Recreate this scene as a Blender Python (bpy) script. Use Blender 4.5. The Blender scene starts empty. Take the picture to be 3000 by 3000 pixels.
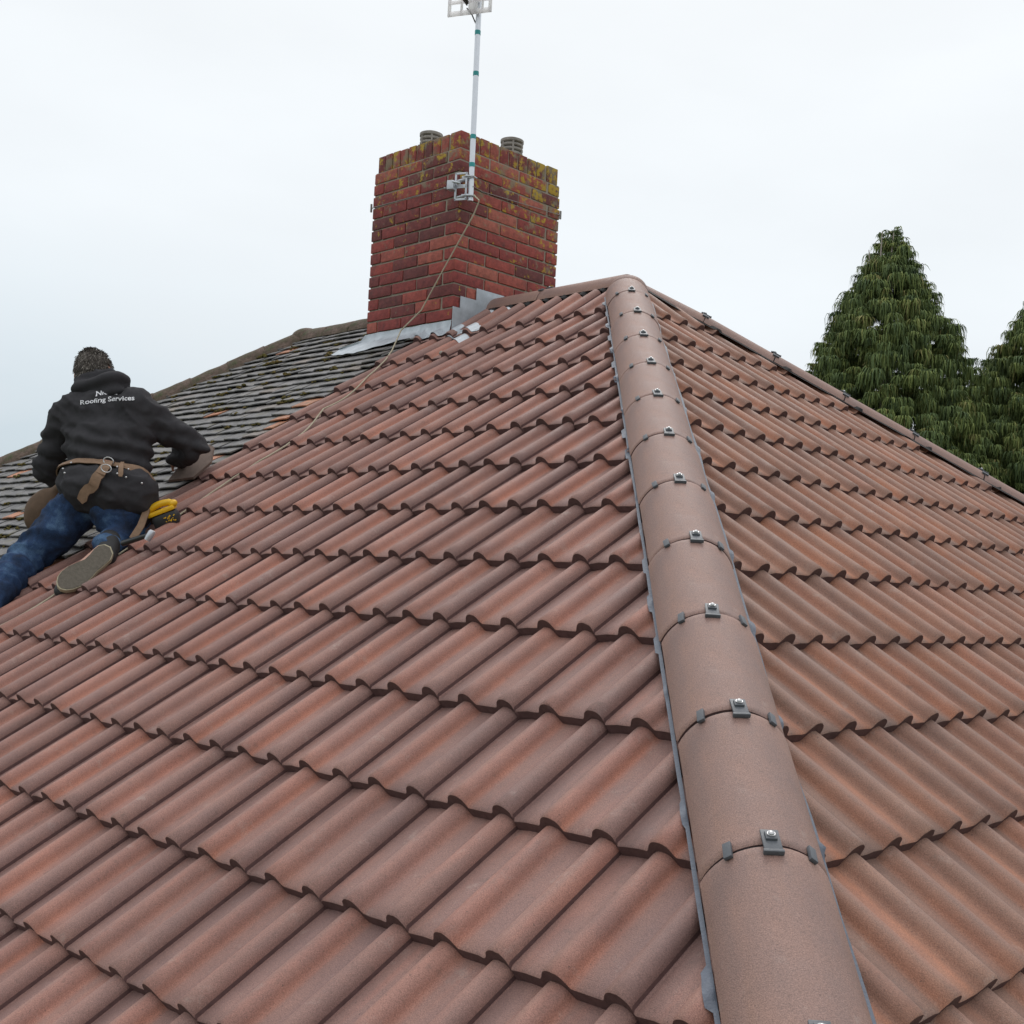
import bpy, bmesh, math, random
from mathutils import Vector, Matrix, noise
from mathutils.bvhtree import BVHTree

random.seed(7)
scene = bpy.context.scene
COL = scene.collection
R_ = math.radians

# ------------------------------------------------------------------ camera
CAM = Vector((4.579469, -5.217654, -1.849681))
RIGHT = Vector((0.723038, 0.688896, 0.051369))
DOWN = Vector((0.040462, 0.032001, -0.998668))
FWD = Vector((-0.689622, 0.724154, -0.004736))
FOC, CX, CY = 3551.461, 1631.055, 1749.503          # in units of a 3000 px wide picture
cd = bpy.data.cameras.new("camera")
cam = bpy.data.objects.new("camera", cd)
COL.objects.link(cam)
cd.sensor_width = 36.0
cd.lens = FOC / 3000 * 36
cd.shift_x = -(CX - 1500) / 3000
cd.shift_y = (CY - 1500) / 3000
cd.clip_start = 0.05
cd.clip_end = 3000
m4 = Matrix((RIGHT, -DOWN, -FWD)).transposed().to_4x4()
m4.translation = CAM
cam.matrix_world = m4
scene.camera = cam

# ------------------------------------------------------------------ sky, sun, exposure
SUN_AZ, SUN_EL = R_(38), R_(48)                       # azimuth measured from +Y towards -X
world = bpy.data.worlds.new("World")
scene.world = world
world.use_nodes = True
wt = world.node_tree
wt.nodes.clear()


def N(nt, typ, **kw):
    nd = nt.nodes.new(typ)
    for k, val in kw.items():
        if k in nd.inputs.keys():
            nd.inputs[k].default_value = val
        else:
            setattr(nd, k, val)
    return nd


wo = N(wt, 'ShaderNodeOutputWorld')
sky = N(wt, 'ShaderNodeTexSky', sky_type='NISHITA', sun_disc=False, sun_elevation=SUN_EL, sun_rotation=-SUN_AZ)
b1 = N(wt, 'ShaderNodeBackground', Strength=0.09)
wt.links.new(sky.outputs[0], b1.inputs[0])
tc = N(wt, 'ShaderNodeTexCoord')
sp = N(wt, 'ShaderNodeSeparateXYZ')
wt.links.new(tc.outputs['Generated'], sp.inputs[0])
rmp = N(wt, 'ShaderNodeValToRGB')                      # overcast: even near the horizon, brighter overhead
wt.links.new(sp.outputs['Z'], rmp.inputs[0])
els = rmp.color_ramp.elements
els[0].position = 0.0
els[0].color = (0.70, 0.755, 0.80, 1)
els[1].position = 1.0
els[1].color = (1, 1, 1, 1)
for p_, c_ in ((0.10, (0.83, 0.88, 0.92, 1)), (0.22, (0.905, 0.955, 0.99, 1)), (0.5, (0.95, 0.98, 1.0, 1))):
    e = els.new(p_)
    e.color = c_
mp = N(wt, 'ShaderNodeMapping')
mp.inputs['Scale'].default_value = (2.2, 2.2, 6.0)
wt.links.new(tc.outputs['Generated'], mp.inputs[0])
cl = N(wt, 'ShaderNodeTexNoise', Scale=1.6, Detail=4.0, Roughness=0.5)
wt.links.new(mp.outputs[0], cl.inputs['Vector'])
cr = N(wt, 'ShaderNodeMapRange')
cr.inputs['From Min'].default_value = 0.3
cr.inputs['From Max'].default_value = 0.7
cr.inputs['To Min'].default_value = 0.965
cr.inputs['To Max'].default_value = 1.03
wt.links.new(cl.outputs[0], cr.inputs[0])
ov = N(wt, 'ShaderNodeMixRGB', blend_type='MULTIPLY')
ov.inputs[0].default_value = 1
wt.links.new(rmp.outputs[0], ov.inputs[1])
wt.links.new(cr.outputs[0], ov.inputs[2])
dp_ = N(wt, 'ShaderNodeVectorMath', operation='DOT_PRODUCT')
wt.links.new(tc.outputs['Generated'], dp_.inputs[0])
dp_.inputs[1].default_value = (-0.93, 0.37, 0.0)


def rng(src, a, b, c, d):
    q = N(wt, 'ShaderNodeMapRange')
    for nm, val in (('From Min', a), ('From Max', b), ('To Min', c), ('To Max', d)):
        q.inputs[nm].default_value = val
    wt.links.new(src, q.inputs[0])
    return q.outputs[0]


bank = N(wt, 'ShaderNodeMath', operation='MULTIPLY')
wt.links.new(rng(dp_.outputs['Value'], 0.86, 0.995, 0, 1), bank.inputs[0])
wt.links.new(rng(sp.outputs['Z'], 0.27, 0.10, 0, 1), bank.inputs[1])
bank2 = N(wt, 'ShaderNodeMath', operation='MULTIPLY')
wt.links.new(bank.outputs[0], bank2.inputs[0])
wt.links.new(rng(cl.outputs[0], 0.35, 0.6, 0.5, 1), bank2.inputs[1])
ov2 = N(wt, 'ShaderNodeMixRGB', blend_type='MULTIPLY')
wt.links.new(bank2.outputs[0], ov2.inputs[0])
wt.links.new(ov.outputs[0], ov2.inputs[1])
ov2.inputs[2].default_value = (0.76, 0.82, 0.85, 1)
zs = N(wt, 'ShaderNodeMapRange')
zs.inputs['From Min'].default_value = 0.45
zs.inputs['From Max'].default_value = 1.0
zs.inputs['To Min'].default_value = 1.0
zs.inputs['To Max'].default_value = 1.5
wt.links.new(sp.outputs['Z'], zs.inputs[0])
b2 = N(wt, 'ShaderNodeBackground')
wt.links.new(ov2.outputs[0], b2.inputs[0])
wt.links.new(zs.outputs[0], b2.inputs[1])
mx = N(wt, 'ShaderNodeMixShader')
mx.inputs[0].default_value = 0.95
wt.links.new(b1.outputs[0], mx.inputs[1])
wt.links.new(b2.outputs[0], mx.inputs[2])
wt.links.new(mx.outputs[0], wo.inputs[0])

sl = bpy.data.lights.new("sun", 'SUN')
sl.energy = 1.1
sl.angle = R_(25)
sl.color = (1.0, 0.97, 0.93)
sun = bpy.data.objects.new("sun", sl)
COL.objects.link(sun)
sd = Vector((-math.sin(SUN_AZ) * math.cos(SUN_EL), math.cos(SUN_AZ) * math.cos(SUN_EL), math.sin(SUN_EL)))
sun.rotation_euler = sd.to_track_quat('Z', 'Y').to_euler()
sun.location = sd * 30

vs = scene.view_settings
vs.view_transform = 'Standard'
vs.look = 'None'
vs.exposure = 0.0
vs.gamma = 1.0

# ------------------------------------------------------------------ small helpers
PITCH = 0.60532032
SP_, CP_, TP_ = math.sin(PITCH), math.cos(PITCH), math.tan(PITCH)
GAUGE, V0 = 0.349375, -0.457
UL, UR = 1.609578, -1.953035
NL = Vector((0, -SP_, CP_))
NR = Vector((SP_, 0, CP_))


def ray(px, py):
    return RIGHT * ((px - CX) / FOC) + DOWN * ((py - CY) / FOC) + FWD


def at(px, py, d):
    """point seen at px,py in the photo, d metres in front of the camera"""
    return CAM + ray(px, py) * d


def onL(px, py, h=0.0):
    r = ray(px, py)
    return CAM + r * ((h - NL.dot(CAM)) / NL.dot(r))


class MB:
    def __init__(s):
        s.v, s.f, s.uv, s.c, s.m = [], [], [], [], []

    def add(s, vs_, fs, uvs=None, col=(0.5, 0.5, 0.5), mi=0):
        b = len(s.v)
        s.v += [Vector(q) for q in vs_]
        s.f += [tuple(i + b for i in q) for q in fs]
        s.m += [mi] * len(fs)
        s.uv += list(uvs) if uvs else [(q[0], q[1]) for q in vs_]
        s.c += ([col] * len(vs_)) if not isinstance(col, list) else col
        return s

    def box(s, c, size, rot=None, bev=0.0, col=(0.5, 0.5, 0.5), mi=0):
        bm = bmesh.new()
        bmesh.ops.create_cube(bm, size=1)
        for q in bm.verts:
            q.co = Vector((q.co.x * size[0], q.co.y * size[1], q.co.z * size[2]))
        if bev:
            bmesh.ops.bevel(bm, geom=bm.edges[:], offset=bev, segments=2, profile=0.6, affect='EDGES')
        return s._bm(bm, c, rot, col, mi)

    def _bm(s, bm, c, rot, col, mi):
        M = rot.to_3x3() if rot else Matrix.Identity(3)
        bm.verts.index_update()
        s.add([M @ q.co + Vector(c) for q in bm.verts], [[q.index for q in f.verts] for f in bm.faces], None, col, mi)
        bm.free()
        return s

    def ball(s, c, r, sc=(1, 1, 1), rot=None, sub=3, col=(0.5, 0.5, 0.5), mi=0):
        bm = bmesh.new()
        bmesh.ops.create_icosphere(bm, subdivisions=sub, radius=r)
        for q in bm.verts:
            q.co = Vector((q.co.x * sc[0], q.co.y * sc[1], q.co.z * sc[2]))
        return s._bm(bm, c, rot, col, mi)

    def tube(s, pts, rad, n=8, col=(0.5, 0.5, 0.5), mi=0, caps=True):
        pts = [Vector(q) for q in pts]
        rs = rad if isinstance(rad, (list, tuple)) else [rad] * len(pts)
        vs_, fs, up = [], [], None
        for i, q in enumerate(pts):
            d = (pts[min(i + 1, len(pts) - 1)] - pts[max(i - 1, 0)]).normalized()
            if up is None:
                up = d.orthogonal().normalized()
            up = (up - d * up.dot(d)).normalized()
            sd_ = d.cross(up)
            for k in range(n):
                a = 2 * math.pi * k / n
                vs_.append(q + (up * math.cos(a) + sd_ * math.sin(a)) * rs[i])
        for i in range(len(pts) - 1):
            for k in range(n):
                a, b = i * n + k, i * n + (k + 1) % n
                fs.append((a, b, b + n, a + n))
        if caps:
            fs.append(tuple(range(n))[::-1])
            fs.append(tuple(range((len(pts) - 1) * n, len(pts) * n)))
        return s.add(vs_, fs, None, col, mi)

    def grid(s, rows, uvs=None, col=(0.5, 0.5, 0.5), mi=0, close=False):
        n = len(rows[0])
        vs_ = [q for r in rows for q in r]
        fs = []
        for i in range(len(rows) - 1):
            for k in range(n if close else n - 1):
                fs.append((i * n + k, i * n + (k + 1) % n, (i + 1) * n + (k + 1) % n, (i + 1) * n + k))
        return s.add(vs_, fs, uvs, col, mi)

    def slab(s, outline, nrm, th, col=(0.5, 0.5, 0.5), mi=0):
        n = len(outline)
        a = [Vector(q) for q in outline]
        b = [q - Vector(nrm) * th for q in a]
        fs = [tuple(range(n)), tuple(range(2 * n - 1, n - 1, -1))]
        fs += [(i, i + n, (i + 1) % n + n, (i + 1) % n) for i in range(n)]
        return s.add(a + b, fs, None, col, mi)


OFF = {}


def mesh_from(mb, name, off, smooth=40):
    me = bpy.data.meshes.new(name)
    me.from_pydata([tuple(q - off) for q in mb.v], [], mb.f)
    uvl = me.uv_layers.new(name="UVMap")
    idx = [0] * len(me.loops)
    me.loops.foreach_get("vertex_index", idx)
    flat = []
    for i in idx:
        flat += mb.uv[i][:2]
    uvl.data.foreach_set("uv", flat)
    ca = me.color_attributes.new("tint", 'FLOAT_COLOR', 'POINT')
    fc = []
    for c in mb.c:
        fc += [c[0], c[1], c[2], 1]
    ca.data.foreach_set("color", fc)
    me.polygons.foreach_set("material_index", mb.m)
    if smooth is not None:
        me.polygons.foreach_set("use_smooth", [True] * len(me.polygons))
        me.set_sharp_from_angle(angle=R_(smooth))
    me.update()
    return me


def tag(o, label=None, cat=None, group=None, kind=None):
    for k, q in (("label", label), ("category", cat), ("group", group), ("kind", kind)):
        if q:
            o[k] = q
    return o


def build(mb, name, mats, parent=None, loc=None, smooth=40, clip=()):
    if parent:
        off = OFF[parent.name]
    elif loc is not None:
        off = Vector(loc)
    else:
        xs = [q for q in mb.v]
        off = Vector((sum(q.x for q in xs) / len(xs), sum(q.y for q in xs) / len(xs), min(q.z for q in xs)))
    me = mesh_from(mb, name, off, smooth)
    if clip:
        bm = bmesh.new()
        bm.from_mesh(me)
        for co, no in clip:
            bmesh.ops.bisect_plane(bm, geom=bm.verts[:] + bm.edges[:] + bm.faces[:], plane_co=Vector(co) - off,
                                   plane_no=Vector(no), clear_outer=True)
        bm.to_mesh(me)
        bm.free()
    for m in (mats if isinstance(mats, (list, tuple)) else [mats]):
        me.materials.append(m)
    o = bpy.data.objects.new(name, me)
    COL.objects.link(o)
    if parent:
        o.parent = parent
    else:
        o.location = off
    OFF[o.name] = off
    return o


def place(name, me, M, parent):
    o = bpy.data.objects.new(name, me)
    COL.objects.link(o)
    o.parent = parent
    o.matrix_local = Matrix.Translation(-OFF[parent.name]) @ M
    OFF[o.name] = None
    return o


def empty(name, loc, label, cat, group=None):
    o = bpy.data.objects.new(name, None)
    COL.objects.link(o)
    o.location = loc
    o.empty_display_size = 0.3
    OFF[o.name] = Vector(loc)
    return tag(o, label, cat, group)


# ------------------------------------------------------------------ materials
def mat(name, rough=0.7, spec=0.5, metal=0.0):
    m = bpy.data.materials.new(name)
    m.use_nodes = True
    nt = m.node_tree
    bs = nt.nodes["Principled BSDF"]
    bs.inputs['Roughness'].default_value = rough
    bs.inputs['Specular IOR Level'].default_value = spec
    bs.inputs['Metallic'].default_value = metal
    return m, nt, bs


def ramp(nt, src, stops):
    r = N(nt, 'ShaderNodeValToRGB')
    el = r.color_ramp.elements
    while len(el) < len(stops):
        el.new(0.5)
    for e, (p, c) in zip(el, stops):
        e.position = p
        e.color = (*c, 1) if len(c) == 3 else c
    nt.links.new(src, r.inputs[0])
    return r.outputs[0]


def mixc(nt, a, b, fac, typ='MIX'):
    x = N(nt, 'ShaderNodeMixRGB', blend_type=typ)
    for i, q in ((0, fac), (1, a), (2, b)):
        if isinstance(q, (int, float)):
            x.inputs[i].default_value = q
        elif isinstance(q, tuple):
            x.inputs[i].default_value = (*q, 1)
        else:
            nt.links.new(q, x.inputs[i])
    return x.outputs[0]


def tex(nt, scale, detail=3.0, rough=0.55, vec=None, sc=None, coord='Object', typ='noise'):
    if vec is None:
        t = N(nt, 'ShaderNodeTexCoord')
        vec = t.outputs[coord]
    if sc:
        mpn = N(nt, 'ShaderNodeMapping')
        mpn.inputs['Scale'].default_value = sc
        nt.links.new(vec, mpn.inputs[0])
        vec = mpn.outputs[0]
    if typ == 'noise':
        t = N(nt, 'ShaderNodeTexNoise', Scale=scale, Detail=detail, Roughness=rough)
        o = t.outputs[0]
    else:
        t = N(nt, 'ShaderNodeTexVoronoi', Scale=scale)
        o = t.outputs['Distance']
    nt.links.new(vec, t.inputs['Vector'])
    return o


def bump(nt, bs, h, st=0.3, dist=0.01):
    b = N(nt, 'ShaderNodeBump', Strength=st, Distance=dist)
    nt.links.new(h, b.inputs['Height'])
    nt.links.new(b.outputs[0], bs.inputs['Normal'])


def simple(name, c, rough=0.6, spec=0.5, metal=0.0, var=0.25, scale=40, bmp=0.0, bscale=200):
    m, nt, bs = mat(name, rough, spec, metal)
    n = tex(nt, scale, 4)
    col = mixc(nt, tuple(q * (1 - var) for q in c), tuple(min(1, q * (1 + var)) for q in c), n)
    nt.links.new(col, bs.inputs['Base Color'])
    if bmp:
        bump(nt, bs, tex(nt, bscale, 3), bmp, 0.003)
    return m


def tint(nt):
    a = N(nt, 'ShaderNodeAttribute', attribute_name='tint')
    s_ = N(nt, 'ShaderNodeSeparateColor')
    nt.links.new(a.outputs['Color'], s_.inputs[0])
    return a.outputs['Color'], s_.outputs


def tile_material(name, grey, tan, salmon, orange, banded=True, gable=False):
    m, nt, bs = mat(name, 0.62, 0.35)
    tcol, ts = tint(nt)
    uvn = N(nt, 'ShaderNodeUVMap')
    add = N(nt, 'ShaderNodeVectorMath', operation='MULTIPLY_ADD')
    nt.links.new(tcol, add.inputs[0])
    add.inputs[1].default_value = (3.0, 9.0, 5.0)
    nt.links.new(uvn.outputs[0], add.inputs[2])
    st = tex(nt, 1.0, 3, 0.55, add.outputs[0], (15, 1.5, 1))
    if banded:
        sx = N(nt, 'ShaderNodeSeparateXYZ')
        nt.links.new(uvn.outputs[0], sx.inputs[0])
        ph = N(nt, 'ShaderNodeMath', operation='MULTIPLY_ADD')      # position across the 300 mm tile, 0..1 from its left lap
        nt.links.new(sx.outputs['X'], ph.inputs[0])
        ph.inputs[1].default_value = 1 / 0.3
        ph.inputs[2].default_value = 0.1125 / 0.3
        fr_ = N(nt, 'ShaderNodeMath', operation='FRACT')
        nt.links.new(ph.outputs[0], fr_.inputs[0])
        mid = tuple((a_ + b_) / 2 for a_, b_ in zip(grey, tan))
        dk = tuple(q * .74 for q in grey)
        band = ramp(nt, fr_.outputs[0], [(0.0, dk), (0.11, dk), (0.15, grey), (0.235, mid), (0.27, orange if gable else mid), (0.345, tan), (0.40, salmon), (0.455, salmon), (0.485, orange),
                                         (0.55, mid), (0.70, orange if gable else grey), (0.80, tan), (0.88, mid), (1.0, grey)][:])
        rnd_ = ramp(nt, st, [(0.30, grey), (0.52, mid), (0.70, salmon)])
        wgt = ramp(nt, ts[1], [(0.0, (0.25, 0.25, 0.25)), (1.0, (0.75, 0.75, 0.75))])
        col = mixc(nt, band, rnd_, wgt)
    else:
        col = ramp(nt, st, [(0.30, grey), (0.52, tan), (0.72, salmon)])
    blot = tex(nt, 7, 4, 0.6)
    col = mixc(nt, col, ramp(nt, blot, [(0.35, (0.88, 0.88, 0.90)), (0.68, (1.08, 1.06, 1.04))]), 1.0, 'MULTIPLY')
    col = mixc(nt, col, ramp(nt, ts[0], [(0.0, (0.92, 0.925, 0.93)), (1.0, (1.07, 1.06, 1.05))]), 1.0, 'MULTIPLY')
    gr = tex(nt, 420, 2, 0.7)
    col = mixc(nt, col, ramp(nt, gr, [(0.3, (0.66, 0.66, 0.67)), (0.7, (1.32, 1.31, 1.30))]), 1.0, 'MULTIPLY')
    spk = tex(nt, 150, 2, 0.5)
    col = mixc(nt, col, (0.10, 0.065, 0.06), ramp(nt, spk, [(0.70, (0, 0, 0)), (0.76, (0.7, 0.7, 0.7))]))
    dirt = tex(nt, 30, 5, 0.7)
    col = mixc(nt, col, (0.10, 0.075, 0.065), ramp(nt, dirt, [(0.60, (0, 0, 0)), (0.80, (0.55, 0.55, 0.55))]))
    scuff = tex(nt, 10, 7, 0.78)
    col = mixc(nt, col, (0.46, 0.39, 0.35), ramp(nt, scuff, [(0.58, (0, 0, 0)), (0.78, (0.45, 0.45, 0.45))]))
    smear = tex(nt, 3.1, 3, 0.6)
    col = mixc(nt, col, ramp(nt, smear, [(0.35, (0.90, 0.90, 0.91)), (0.65, (1.06, 1.05, 1.04))]), 1.0, 'MULTIPLY')
    nt.links.new(col, bs.inputs['Base Color'])
    nt.links.new(ramp(nt, blot, [(0.3, (0.54, 0.54, 0.54)), (0.7, (0.72, 0.72, 0.72))]), bs.inputs['Roughness'])
    bump(nt, bs, gr, 0.45, 0.003)
    return m


M_TILE = tile_material("brindled_concrete_tile", (0.244, 0.148, 0.133), (0.302, 0.168, 0.133), (0.358, 0.168, 0.129), (0.437, 0.172, 0.109))
M_TILE_R = tile_material("brindled_concrete_tile_gable", (0.237, 0.147, 0.118), (0.298, 0.171, 0.126), (0.353, 0.166, 0.115), (0.456, 0.189, 0.107), True, True)
M_CAP = tile_material("smooth_concrete_cap", (0.246, 0.162, 0.141), (0.271, 0.171, 0.144), (0.291, 0.178, 0.141), None, False)
M_EDGE = simple("shaded_raw_tile_edge", (0.115, 0.066, 0.064), 0.85, 0.2, var=0.4, scale=60, bmp=0.6, bscale=250)  # raw edge, coloured darker to paint in the shade on the tile noses


def old_tile_material():
    m, nt, bs = mat("weathered_clay_plain_tile", 0.6, 0.4)
    tcol, ts = tint(nt)
    col = ramp(nt, ts[0], [(0.0, (0.108, 0.105, 0.107)), (0.5, (0.134, 0.129, 0.131)), (0.86, (0.160, 0.152, 0.151)),
                           (0.93, (0.20, 0.15, 0.12)), (1.0, (0.38, 0.16, 0.085))])
    n1 = tex(nt, 22, 5, 0.65)
    col = mixc(nt, col, ramp(nt, n1, [(0.35, (0.7, 0.7, 0.7)), (0.65, (1.25, 1.25, 1.25))]), 1.0, 'MULTIPLY')
    n2 = tex(nt, 14, 5, 0.7)
    col = mixc(nt, col, (0.11, 0.095, 0.04), ramp(nt, n2, [(0.52, (0, 0, 0)), (0.70, (0.75, 0.75, 0.75))]))
    nt.links.new(col, bs.inputs['Base Color'])
    bump(nt, bs, tex(nt, 150, 4), 0.5, 0.004)
    return m


M_OLD = old_tile_material()


def old_cap_material():
    m, nt, bs = mat("mossy_old_cap", 0.85, 0.3)
    n1 = tex(nt, 12, 6, 0.7)
    col = ramp(nt, n1, [(0.36, (0.075, 0.078, 0.042)), (0.50, (0.115, 0.085, 0.065)), (0.64, (0.165, 0.115, 0.095)),
                        (0.72, (0.30, 0.29, 0.24))])
    n2 = tex(nt, 60, 4, 0.7)
    col = mixc(nt, col, ramp(nt, n2, [(0.3, (0.7, 0.7, 0.7)), (0.7, (1.3, 1.3, 1.3))]), 1.0, 'MULTIPLY')
    nt.links.new(col, bs.inputs['Base Color'])
    bump(nt, bs, n2, 0.8, 0.01)
    return m


M_OLDCAP = old_cap_material()


def brick_material():
    m, nt, bs = mat("red_engineering_brick", 0.75, 0.35)
    tcol, ts = tint(nt)
    col = ramp(nt, ts[0], [(0.0, (0.14, 0.044, 0.044)), (0.35, (0.22, 0.048, 0.046)), (0.7, (0.31, 0.064, 0.054)),
                           (1.0, (0.37, 0.115, 0.085))])
    n1 = tex(nt, 35, 5, 0.7)
    col = mixc(nt, col, ramp(nt, n1, [(0.3, (0.62, 0.6, 0.62)), (0.7, (1.28, 1.25, 1.2))]), 1.0, 'MULTIPLY')
    n3 = tex(nt, 12, 5, 0.7)
    col = mixc(nt, col, (0.07, 0.04, 0.04), ramp(nt, n3, [(0.58, (0, 0, 0)), (0.75, (0.7, 0.7, 0.7))]))
    sm = tex(nt, 26, 6, 0.75)
    col = mixc(nt, col, (0.27, 0.21, 0.175), ramp(nt, sm, [(0.60, (0, 0, 0)), (0.74, (0.5, 0.5, 0.5))]))
    # yellow and grey lichen growing where the stack stays damp: dense on the top courses, thinning downwards
    lichen(nt, bs, col)
    bump(nt, bs, tex(nt, 90, 5, 0.7), 0.7, 0.006)
    return m


def lichen(nt, bs, col):
    tcn = N(nt, 'ShaderNodeTexCoord')
    sx = N(nt, 'ShaderNodeSeparateXYZ')
    nt.links.new(tcn.outputs['Object'], sx.inputs[0])

    def lin(sock, a, b):
        r = N(nt, 'ShaderNodeMapRange')
        r.inputs['From Min'].default_value = a
        r.inputs['From Max'].default_value = b
        nt.links.new(sock, r.inputs[0])
        return r.outputs[0]
    hz = lin(sx.outputs['Z'], CH_LICH[0], CH_LICH[1])
    right = lin(sx.outputs['Y'], CH_LICH[2], CH_LICH[3])
    zone = N(nt, 'ShaderNodeMath', operation='MULTIPLY_ADD')
    nt.links.new(right, zone.inputs[0])
    zone.inputs[1].default_value = 0.55
    nt.links.new(hz, zone.inputs[2])
    big = tex(nt, 13, 5, 0.62)
    s2 = N(nt, 'ShaderNodeMath', operation='MULTIPLY_ADD')
    nt.links.new(zone.outputs[0], s2.inputs[0])
    s2.inputs[1].default_value = 0.17
    nt.links.new(big, s2.inputs[2])
    grey = ramp(nt, s2.outputs[0], [(0.66, (0, 0, 0)), (0.76, (0.75, 0.75, 0.75))])
    c1 = mixc(nt, col, (0.22, 0.20, 0.13), grey)
    yb = tex(nt, 17, 6, 0.72)
    s3 = N(nt, 'ShaderNodeMath', operation='MULTIPLY_ADD')
    nt.links.new(zone.outputs[0], s3.inputs[0])
    s3.inputs[1].default_value = 0.12
    nt.links.new(yb, s3.inputs[2])
    yel = ramp(nt, s3.outputs[0], [(0.645, (0, 0, 0)), (0.70, (0.92, 0.92, 0.92))])
    yc = mixc(nt, (0.50, 0.30, 0.015), (0.36, 0.28, 0.05), tex(nt, 120, 3))
    c2 = mixc(nt, c1, yc, yel)
    nt.links.new(c2, bs.inputs['Base Color'])


CH_LICH = (8.2, 9.4, 0.0, 1.0)
GROUND_Z = -8.4
CH_X0, CH_X1, CH_Y0, CH_Y1, CH_TOP = -1.865, -1.02, -0.385, 0.50, 0.925
CH_LICH = (0.25 - 0.0, 0.93, -0.2, 0.5)
HOUSE_LOC = Vector((1.6, 0.0, GROUND_Z))
CH_LICH = (0.15 - HOUSE_LOC.z, 0.95 - HOUSE_LOC.z, -0.1 - HOUSE_LOC.y, 0.55 - HOUSE_LOC.y)
M_BRICK = brick_material()
M_MORTAR = simple("grey_mortar", (0.315, 0.275, 0.225), 0.95, 0.15, var=0.35, scale=25, bmp=0.8, bscale=120)
M_LEAD = simple("dull_lead", (0.40, 0.44, 0.48), 0.42, 0.5, metal=0.25, var=0.42, scale=16, bmp=0.4, bscale=30)
M_ZINC = simple("bright_zinc", (0.56, 0.60, 0.64), 0.42, 0.5, metal=0.35, var=0.14, scale=120, bmp=0.3, bscale=300)
M_ALU = simple("aluminium_tube", (0.62, 0.64, 0.68), 0.38, 0.5, metal=0.85, var=0.08, scale=30)
M_STEEL = simple("galvanised_steel", (0.50, 0.52, 0.56), 0.42, 0.5, metal=0.55, var=0.15, scale=60)
M_BOLT = simple("bright_bolt", (0.5, 0.5, 0.51), 0.4, 0.6, metal=0.9, var=0.1)
M_PLASTIC = simple("dark_grey_plastic", (0.085, 0.092, 0.105), 0.5, 0.4, var=0.25, scale=90, bmp=0.2)
M_STRIP = simple("grey_dry_roll", (0.115, 0.130, 0.165), 0.55, 0.4, var=0.3, scale=50, bmp=0.5, bscale=160)
M_UNDER = simple("black_underlay", (0.022, 0.021, 0.022), 0.8, 0.2, var=0.3)
M_WHITEPL = simple("white_plastic", (0.80, 0.79, 0.80), 0.45, 0.5, var=0.04)
M_REFL = simple("translucent_white_plastic", (0.86, 0.85, 0.86), 0.4, 0.5, var=0.03)
_nt = M_REFL.node_tree
_tr = N(_nt, 'ShaderNodeBsdfTranslucent')
_tr.inputs[0].default_value = (0.96, 0.95, 0.96, 1)
_mx = N(_nt, 'ShaderNodeMixShader')
_mx.inputs[0].default_value = 0.8
_nt.links.new(_nt.nodes["Principled BSDF"].outputs[0], _mx.inputs[1])
_nt.links.new(_tr.outputs[0], _mx.inputs[2])
_nt.links.new(_mx.outputs[0], _nt.nodes["Material Output"].inputs[0])
M_TEAL = simple("teal_tape", (0.03, 0.30, 0.31), 0.45, 0.4, var=0.15)
M_CABLE = simple("black_cable", (0.035, 0.035, 0.03), 0.6, 0.4, var=0.2)
M_WIRE = simple("lashing_wire", (0.25, 0.24, 0.23), 0.5, 0.5, metal=0.4, var=0.2)
M_ROPE = simple("dirty_cord", (0.43, 0.385, 0.29), 0.85, 0.2, var=0.35, scale=80)
M_TERRA = simple("stained_terracotta", (0.28, 0.255, 0.235), 0.85, 0.25, var=0.5, scale=28, bmp=0.5)
M_CROWN = simple("sand_cement", (0.30, 0.285, 0.25), 0.95, 0.15, var=0.3, scale=18, bmp=0.6, bscale=80)
M_WALL = simple("rendered_wall", (0.42, 0.40, 0.36), 0.9, 0.2, var=0.12, scale=6)
M_GRASS = simple("lawn", (0.055, 0.085, 0.03), 0.95, 0.1, var=0.4, scale=3)
M_SKIN = simple("skin", (0.50, 0.28, 0.21), 0.55, 0.4, var=0.12, scale=30)
M_FLEECE = simple("charcoal_fleece", (0.043, 0.042, 0.046), 0.95, 0.12, var=0.22, scale=25, bmp=0.5, bscale=320)
M_HOOD = simple("hood_fleece", (0.040, 0.039, 0.043), 0.95, 0.12, var=0.25, scale=25, bmp=0.5, bscale=320)
M_LEATHER = simple("worn_tan_leather", (0.20, 0.125, 0.078), 0.7, 0.35, var=0.35, scale=45, bmp=0.4)
M_POUCH = simple("brown_leather", (0.105, 0.066, 0.042), 0.75, 0.3, var=0.35, scale=30, bmp=0.4)
M_SOLE = simple("grey_rubber_sole", (0.125, 0.11, 0.09), 0.9, 0.25, var=0.4, scale=70, bmp=0.8, bscale=140)
M_RIM = simple("pale_sole_rim", (0.40, 0.36, 0.26), 0.85, 0.25, var=0.2, scale=60)
M_BOOT = simple("black_boot", (0.022, 0.022, 0.024), 0.6, 0.4, var=0.3)
M_YELLOW = simple("yellow_tool_plastic", (0.70, 0.40, 0.008), 0.42, 0.5, var=0.1)
M_BLACKPL = simple("black_tool_plastic", (0.022, 0.022, 0.024), 0.42, 0.5, var=0.2)
M_PRINT = simple("white_print", (0.72, 0.72, 0.75), 0.8, 0.2, var=0.12, scale=200)
M_BARK = simple("grey_bark", (0.36, 0.31, 0.28), 0.9, 0.2, var=0.3)


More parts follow.
